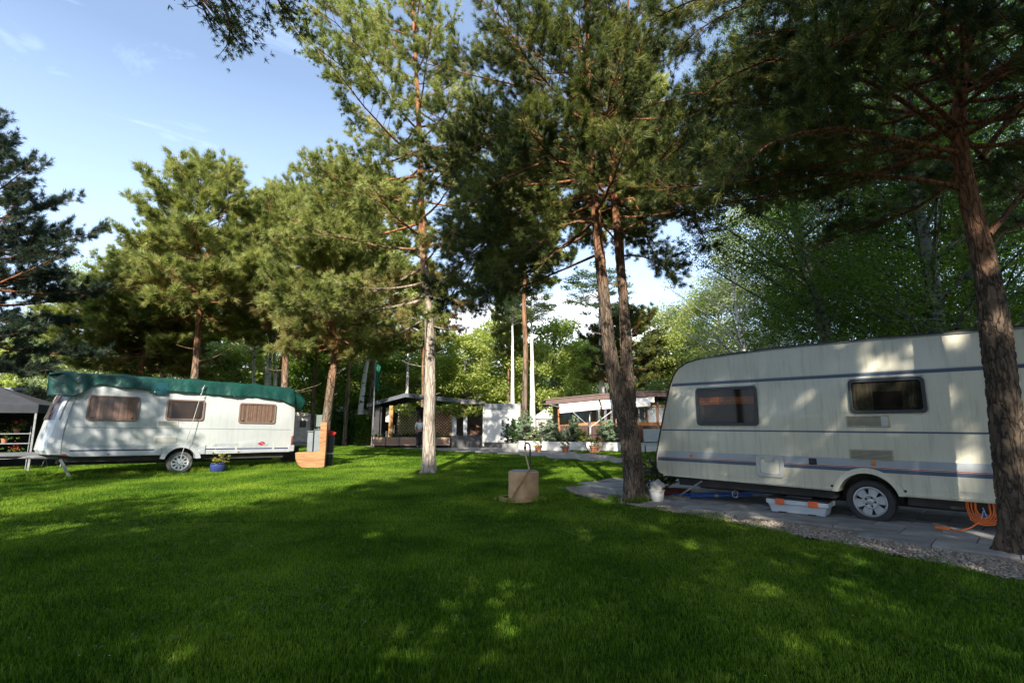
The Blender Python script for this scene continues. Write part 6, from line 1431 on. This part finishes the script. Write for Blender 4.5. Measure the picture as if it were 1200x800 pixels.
# clipped hedge
hdg = MB()
def leaf_box(n, x0, x1, y0, y1, z0, z1, ls, seed):
    g = np.random.default_rng(seed); p = np.stack([g.uniform(x0, x1, n), g.uniform(y0, y1, n), z0 + (z1 - z0) * g.random(n) ** .8], -1)
    k_ = g.integers(0, 3, n); p[k_ == 0, 1] = y0 + g.random((k_ == 0).sum()) * .25; p[k_ == 1, 2] = z1 - g.random((k_ == 1).sum()) * .2
    nr_ = norm(g.normal(0, 1, (n, 3)) + [0, -.4, .5]); a = norm(np.cross(nr_, g.normal(0, 1, (n, 3)))); bb = np.cross(nr_, a); s_ = ls * g.uniform(.6, 1.3, (n, 1))
    return np.stack([p - a * s_, p - bb * s_ * .6, p + a * s_, p + bb * s_ * .6], 1).reshape(-1, 3)
for (a, c, hz, nm, lab, sd_) in ((388, 418, 1.75, 'clipped_hedge', 'dark green clipped hedge behind the dense pine trunk', 1), (419, 441, 1.95, 'clipped_hedge', 'rounded brighter hedge bush against the dark end wall of the home', 2)):
    x0, x1 = atY(a, 495, 34).x, atY(c, 495, 34).x
    V = leaf_box(9000, 0, x1 - x0, 0, 1.1, 0, hz, .06, sd_); f = thing(nm, lab, 'hedge', (x0, 33.4, 0))
    o = link_mesh('foliage', np_mesh('foliage', V, quads=np.arange(len(V)).reshape(-1, 4)), leaves_hedge if sd_ == 1 else leaves_green, f); o['kind'] = 'stuff'
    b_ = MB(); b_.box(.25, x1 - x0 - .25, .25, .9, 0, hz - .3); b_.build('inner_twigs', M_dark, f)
# white tent roofs and pale stone hut far behind
for (a, c, Y, z1, lab) in ((389, 401, 44, 2.75, 'small white tent roof between the two pine trunks'), (403, 438, 46, 2.75, 'wide white tent roof behind the clipped hedge')):
    x0, x1 = atY(a, 495, Y).x, atY(c, 495, Y).x; f = thing('white_tent', lab, 'tent', ((x0 + x1) / 2, Y, 0), 0, 'white tents behind the hedge'); w_ = (x1 - x0) / 2
    b_ = MB(); b_.add([(-w_, 0, 0), (w_, 0, 0), (w_, 4, 0), (-w_, 4, 0), (-w_, 0, z1 * .72), (w_, 0, z1 * .72), (w_, 4, z1 * .72), (-w_, 4, z1 * .72)], [(0, 1, 5, 4), (1, 2, 6, 5), (2, 3, 7, 6), (3, 0, 4, 7)]); b_.build('tent_wall', M_wht, f)
    b_ = MB(); n_ = 12; vs = []
    for j, y in enumerate((-.15, 4.15)):
        for i in range(n_ + 1): vs.append((-w_ * 1.03 + 2.06 * w_ * i / n_, y, z1 * .70 + z1 * .30 * math.sin(PI * i / n_) ** .7 * (1 - .12 * math.sin(i * 2.1))))
    b_.add(vs, [(i, i + 1, n_ + 2 + i, n_ + 1 + i) for i in range(n_)] + [tuple(range(n_ + 1))[::-1]]); b_.build('tent_roof', M_wht, f)
x0, x1 = atY(322, 495, 40).x, atY(366, 495, 40).x
sh_ = thing('stone_hut', 'low pale stone hut with one small dark window behind the rear of the white caravan', 'hut', (x0, 40, 0)); wd = x1 - x0
M_st = mat('pale_stone', (.62, .58, .54), (.44, .38, .34), rough=.9, scale=2.5, bump=.03)
b_ = MB(); b_.box(0, wd, 0, 3, 0, 1.95); b_.build('wall', M_st, sh_)
b_ = MB(); b_.prism([(-.2, 1.95), (wd + .2, 1.95), (wd * .7, 2.2), (wd * .2, 2.3)], -.15, 3.2); b_.build('roof', M_st, sh_)
xw = atY(355, 495, 40).x - x0; b_ = MB(); b_.ring([(xw - .22, 1.1), (xw + .22, 1.1), (xw + .22, 1.6), (xw - .22, 1.6)], [(xw - .17, 1.15), (xw + .17, 1.15), (xw + .17, 1.55), (xw - .17, 1.55)], -.05, .02); wf = b_.build('window', M_dw, sh_)
b_ = MB(); b_.box(xw - .17, xw + .17, -.02, -.004, 1.15, 1.55); b_.build('pane', M_frame, wf)
b_ = MB(); b_.box(wd * .1, wd, -.5, -.2, 0, .45); b_.build('rubble_wall', M_st, sh_, bevel=.05)

# ------------------------------------------------------------------ brown-roofed holiday home
Y2 = 29.5
def X2(px): return atY(px, 495, Y2).x
def Z2(py): return atY(600, py, Y2).z
h2 = thing('brown_roofed_home', 'holiday home with thick brown roof edge, white awning and orange-framed windows', 'holiday home', (0, Y2, 0))
M_br = mat('brown_fascia', (.14, .085, .075), (.09, .055, .05), rough=.6, scale=5, stretch=(1, 1, 5))
M_brr = mat('brown_roof_top', (.20, .14, .12), (.14, .10, .09), rough=.8, scale=5)
M_of = mat('orange_wood_frame', (.42, .17, .06), (.30, .12, .04), rough=.55, scale=6)
def roofz(px): return float(np.interp(px, [639, 700, 760, 785, 800], [Z2(468.5), Z2(462.5), Z2(459), Z2(459), Z2(459.5)]))
b_ = MB(); xs_ = [639, 700, 760, 785, 815]
b_.prism([(X2(p), roofz(p) - .30) for p in xs_] + [(X2(p), roofz(p)) for p in xs_[::-1]], -.55, -.48); b_.build('fascia', M_br, h2)
b_ = MB(); b_.prism([(X2(p) + .02, roofz(p) - .02) for p in xs_] + [(X2(p) + .02, roofz(p) + .03) for p in xs_[::-1]], -.6, 5.5); b_.build('roof', M_brr, h2)
b_ = MB(); b_.prism([(X2(p) + .1, roofz(p) - .28) for p in xs_] + [(X2(p) + .1, roofz(p) - .20) for p in xs_[::-1]], -.48, 5.2); b_.build('soffit', M_dw, h2)
b_ = MB(); b_.box(X2(655), X2(815), 3.9, 4.1, 0, Z2(472)); b_.box(X2(655), X2(655) + .1, .1, 3.9, 0, Z2(472)); b_.build('back_wall', M_int, h2)
# slatted skirt: vertical boards
b_ = MB(); b_.box(X2(655), X2(812), .02, .06, .0, Z2(497.5)); b_.build('skirt_backing', M_dw, h2)
k_ = 0; x = X2(655.5); bdm = MB().box(-.055, .055, -.02, .018, .12, Z2(497.5) - .06); bme = bpy.data.meshes.new('skirt_board'); bme.from_pydata([tuple(v) for v in bdm.v], [], bdm.f); bme.materials.append(mat('brown_board', (.10, .05, .04), (.07, .035, .03), rough=.8, scale=5))
while x < X2(812):
    o = bpy.data.objects.new('skirt_board', bme); COL.objects.link(o); o.parent = h2; o.location = (x + .055, 0, 0); x += .145
b_ = MB(); b_.box(X2(655), X2(812), -.03, .05, Z2(497.5) - .05, Z2(496)); b_.build('sill_rail', M_of, h2)
# window strip
cols_ = [656, 673, 697, 705.5, 714, 720, 731, 746, 758, 771, 782, 796, 810]
for i in range(len(cols_) - 1):
    a, c = cols_[i], cols_[i + 1]
    fr = MB(); x0, x1, z0, z1 = X2(a), X2(c), Z2(496), Z2(474.5); t_ = .075 if i not in (3,) else .12
    fr.ring([(x0 + .004, z0), (x1 - .004, z0), (x1 - .004, z1), (x0 + .004, z1)], [(x0 + t_, z0 + t_), (x1 - t_, z0 + t_), (x1 - t_, z1 - t_), (x0 + t_, z1 - t_)], -.03, .05)
    f = fr.build('window', M_of, h2)
    b_ = MB(); b_.box(x0 + t_, x1 - t_, .0, .008, z0 + t_, z1 - t_); b_.build('pane', M_glassc, f)
    if i not in (4, 10): 
        b_ = MB(); nn3 = 24; vs = []
        for z in (z0 + t_, z1 - t_):
            for q in range(nn3 + 1): vs.append((x0 + t_ + (x1 - x0 - 2 * t_) * q / nn3, .045 + .02 * math.sin(q * 1.5), z))
        b_.add(vs, [(q, q + 1, nn3 + 2 + q, nn3 + 1 + q) for q in range(nn3)]); b_.build('net_curtain', mat('net_curtain', (.85, .85, .85), (.72, .73, .75), rough=.9, scale=6), f, smooth=True)
for px in (655, 745, 771, 782):
    b_ = MB(); b_.box(X2(px) - .06, X2(px) + .06, -.08, -.03, 0, roofz(px) - .3); b_.build('post', M_br if px > 700 else M_of, h2)
aw = thing('awning', 'white awning band rolled out below the brown roof edge', 'awning', (0, Y2, 0))
for a, c, nm in ((654, 700, 'left'), (702, 757, 'mid')):
    b_ = MB(); za, zc = roofz(a) - .32, roofz(c) - .32
    b_.add([(X2(a), -1.1, za - .30), (X2(c), -1.1, zc - .30), (X2(c), -.6, zc - .02), (X2(a), -.6, za - .02), (X2(a), -1.1, za - .52), (X2(c), -1.1, zc - .52)], [(0, 1, 2, 3), (4, 5, 1, 0)]); o = b_.build('awning_cloth', M_wht, aw); sm_ = o.modifiers.new('t', 'SOLIDIFY'); sm_.thickness = .02
b_ = MB(); b_.box(X2(757), X2(764), -.7, -.5, roofz(760) - .62, roofz(760) - .32); b_.build('awning_box', M_wht, aw)
b_ = MB(); b_.tube([(X2(654) + .1, -1.05, Z2(478)), (X2(643), -.5, roofz(645) - .3)], .03, 5); b_.tube([(X2(655), -.08, Z2(485)), (X2(657), -1.05, Z2(478))], .03, 5); b_.build('awning_arm', M_alu, aw)
rd = thing('rotary_drier', 'white rotary clothes drier with slanting arms in front of the brown-roofed home', 'clothes drier', (X2(686.5), Y2 - 1.6, 0))
b_ = MB(); b_.tube([(0, 0, 0), (0, 0, 1.75)], .045, 8); b_.build('pole', M_wht, rd, smooth=True)
for x_, y_ in ((-1.05, .1), (1.35, .1), (.15, 1.2), (-.1, -1.1)):
    b_ = MB(); b_.tube([(0, 0, .95 + .25), (x_, y_, 2.15)], .022, 5); b_.build('arm', M_lav, rd)
# retaining wall and beds
rw = thing('white_low_wall', 'low white wall edging the flower bed in front of the brown-roofed home', 'wall', (0, 0, 0))
wp = [(X2(596), 29.6), (X2(640), 27.6), (X2(700) - .2, 26.6), (X2(768) - .4, 25.6), (7.9, 25.2)]
b_ = MB(); b_.prism(wp + [(x, y + .25) for x, y in wp[::-1]], 0, .40, plane='xy'); b_.build('wall', M_wht, rw)
b_ = MB(); b_.prism([(x, y - .03) for x, y in wp] + [(x, y + .28) for x, y in wp[::-1]], .40, .45, plane='xy'); b_.build('coping', M_wht, rw)
bedm = MB(); bedm.add([(x, y + .2, .3) for x, y in wp] + [(X2(812), Y2 + .1, .3), (X2(596), Y2 + 2.2, .3)], [tuple(range(len(wp) + 2))]); o = bedm.build('flower_bed', soil_mat(), None); tag(o, kind='structure')
SHR = leafy(91, .5, .02, .45, .38, .42, 6500, .028, nclump=90, nlimb=10); CON = None
def shrub(name, px, Y, w_, h_, lab, m, cat='shrub'):
    v = atY(px, 495, Y); f = thing(name, lab, cat, (v.x, Y, .28 if Y > 26.8 else 0), px, 'shrubs along the white wall', scale=(w_ / .76, w_ / .76, h_ / .9))
    for nm2, me_ in (('stems', SHR[0]), ('foliage', SHR[1])):
        o = bpy.data.objects.new(nm2, me_); COL.objects.link(o); o.parent = f
        if not me_.materials: me_.materials.append(M_dark if nm2 == 'stems' else m)
        o.material_slots[0].link = 'OBJECT'; o.material_slots[0].material = M_dark if nm2 == 'stems' else m
        if nm2 == 'foliage': o['kind'] = 'stuff'
shrub('shrub', 607, 30.2, .9, 1.3, 'grey-green shrub beside the white container', leaves_grey)
shrub('shrub', 616, 29.6, 1.0, 1.5, 'pale pointed shrub at the foot of the white poplar trunks', leaves_grey)
shrub('shrub', 628, 29.2, .8, .8, 'low pale shrub between the pointed shrub and the dense round bush', leaves_pale)
shrub('shrub', 644, 28.8, 1.4, 1.15, 'dense grey-green bush at the corner of the brown-roofed home', leaves_grey)
shrub('shrub', 672, 27.9, .75, 1.35, 'small conical conifer left of the clothes drier', leaves_grey)
shrub('shrub', 681, 27.6, .8, .75, 'low yellow-green plant at the foot of the clothes drier', leaves_spring)
shrub('shrub', 705, 27.9, .55, 1.3, 'narrow upright shrub right of the clothes drier', leaves_grey)
shrub('shrub', 718, 27.8, 1.25, 1.15, 'broad round grey-green bush next to the forked pine trunk', leaves_grey)
con = leafy(92, 1.0, .03, .75, .26, .72, 6000, .03, nclump=80, nlimb=8, shape=2)
for px, k_, lab in ((594.5, .8, 'shorter dark conifer in the stone trough'), (601, 1.05, 'taller dark conifer in the stone trough')):
    v = atY(px, 495, 26.6); plant_tree('potted_conifer', lab, 'conifer', (v.x, 26.6, .35), con, (M_dark, leaves_hedge), rz=px, scale=(.85, .85, k_ * .85))
v = atY(598, 495, 26.6); tr = thing('stone_trough', 'grey stone trough with two dark conifers in front of the white container', 'trough', (v.x, 26.6, 0))
b_ = MB(); b_.ring([(-.42, -.22), (.42, -.22), (.42, .22), (-.42, .22)], [(-.36, -.17), (.36, -.17), (.36, .17), (-.36, .17)], 0, .42, plane='xy'); b_.build('trough', mat('grey_trough', (.33, .33, .31), (.25, .25, .24), rough=.9, scale=5), tr)
b_ = MB(); b_.box(-.36, .36, -.17, .17, .02, .38); b_.build('soil', M_dark, tr)
bp0 = leafy(93, .3, .012, .32, .28, .22, 700, .03, nclump=26, nlimb=6)
M_terra = mat('terracotta', (.42, .17, .09))
for px, Y, z0, sc_, lab, lm in ((630.5, 26.4, .0, .85, 'terracotta pot with orange-green plant standing before the white wall', leaves_spring), (662, 25.8, 0, .8, 'terracotta pot with yellow flowers left of the wheel planter', plm), (696, 25.2, 0, .95, 'red-rimmed pot of yellow flowers below the clothes drier', plm)):
    v = atY(px, 495, Y); f = thing('terracotta_pot', lab, 'flower pot', (v.x, Y, z0), px, 'terracotta pots along the path', scale=sc_)
    b_ = MB(); b_.lathe([(.15, 0), (.22, .26), (.25, .27), (.25, .33), (.22, .33)], 16); b_.build('pot', M_terra, f, smooth=True)
    o = bpy.data.objects.new('plant', bp0[1]); COL.objects.link(o); o.parent = f; o.location = (0, 0, .18); o['kind'] = 'stuff'
    if not bp0[1].materials: bp0[1].materials.append(lm)
    o.material_slots[0].link = 'OBJECT'; o.material_slots[0].material = lm
v = atY(695.5, 495, 25.0); wh = thing('wheel_ornament', 'round hoop ornament around the pot below the clothes drier', 'hoop ornament', (v.x, 25.0, .45))
b_ = MB(); b_.tube([(.42 * math.cos(a), 0, .42 * math.sin(a)) for a in np.linspace(0, 2 * PI, 28, endpoint=False)], .025, 6, closed=True); b_.build('hoop', mat('rusty_iron', (.35, .14, .08), rough=.8), wh, smooth=True)
# pale panel with dark ornament beyond the forked pine
v = atY(791, 495, 24.5); pn = thing('garden_screen', 'pale grey-blue panel with dark arrow ornament between the forked pine and the cream caravan', 'garden screen', (v.x - .75, 24.5, 0))
b_ = MB(); b_.box(-.75, .75, 0, .04, .35, 1.15); b_.build('panel', mat('pale_blue_panel', (.55, .60, .62), (.45, .50, .52), scale=5), pn)
b_ = MB(); b_.box(-.75, .75, -.02, .0, .52, .56); b_.tube([(-.7, .02, 0), (-.7, .02, .4)], .03, 5); b_.tube([(.7, .02, 0), (.7, .02, .4)], .03, 5); b_.build('frame_rail', M_dw, pn)
b_ = MB(); b_.tube([(0, -.03, .95), (0, -.03, .45)], .022, 6); b_.add([(-.13, -.03, .62), (.13, -.03, .62), (0, -.03, .42), (-.13, -.05, .62), (.13, -.05, .62), (0, -.05, .42)], [(3, 4, 5), (0, 2, 1), (0, 1, 4, 3), (1, 2, 5, 4), (2, 0, 3, 5)]); b_.build('arrow_ornament', M_black, pn)
# white garden tent behind shrubs, red disc on a post
x0, x1 = atY(627, 495, 40).x, atY(654, 495, 40).x
tn = thing('white_pavilion', 'white sloping tent roof between the white poplar trunks and the brown-roofed home', 'tent', (x0, 40, 0))
b_ = MB(); b_.prism([(0, 1.75), (x1 - x0, 1.75), (x1 - x0, 2.95), ((x1 - x0) * .55, 2.65), (0, 1.9)], 0, 3.5); b_.build('tent_roof', M_wht, tn)
b_ = MB(); b_.box(.1, x1 - x0 - .1, .1, 3.3, 0, 1.75); b_.build('tent_wall', mat('grey_canvas_wall', (.4, .38, .36), scale=4), tn)
v = atY(711, 445, 35.4); rs = thing('red_disc_sign', 'faded red oval disc on a thin post above the brown roof', 'sign', (v.x, 35.4, 0))
b_ = MB(); b_.tube([(0, 0, 0), (0, 0, v.z - .3)], .05, 6); b_.tube([(.22, 0, 0), (.22, 0, v.z - .3)], .03, 6); b_.build('post', M_galv, rs)
zc_ = atY(710, 440, 35.4).z; b_ = MB(); b_.lathe([(.002, .03), (.23, .03), (.25, .0), (.002, -.03)], 28, Matrix.Translation((0, -.08, zc_)) @ Matrix.Scale(1.45, 4, (0, 0, 1)) @ Matrix.Rotation(PI / 2, 4, 'X'), cap=False); b_.build('disc', mat('faded_red', (.50, .13, .10), (.42, .10, .08), rough=.6, scale=6), rs)
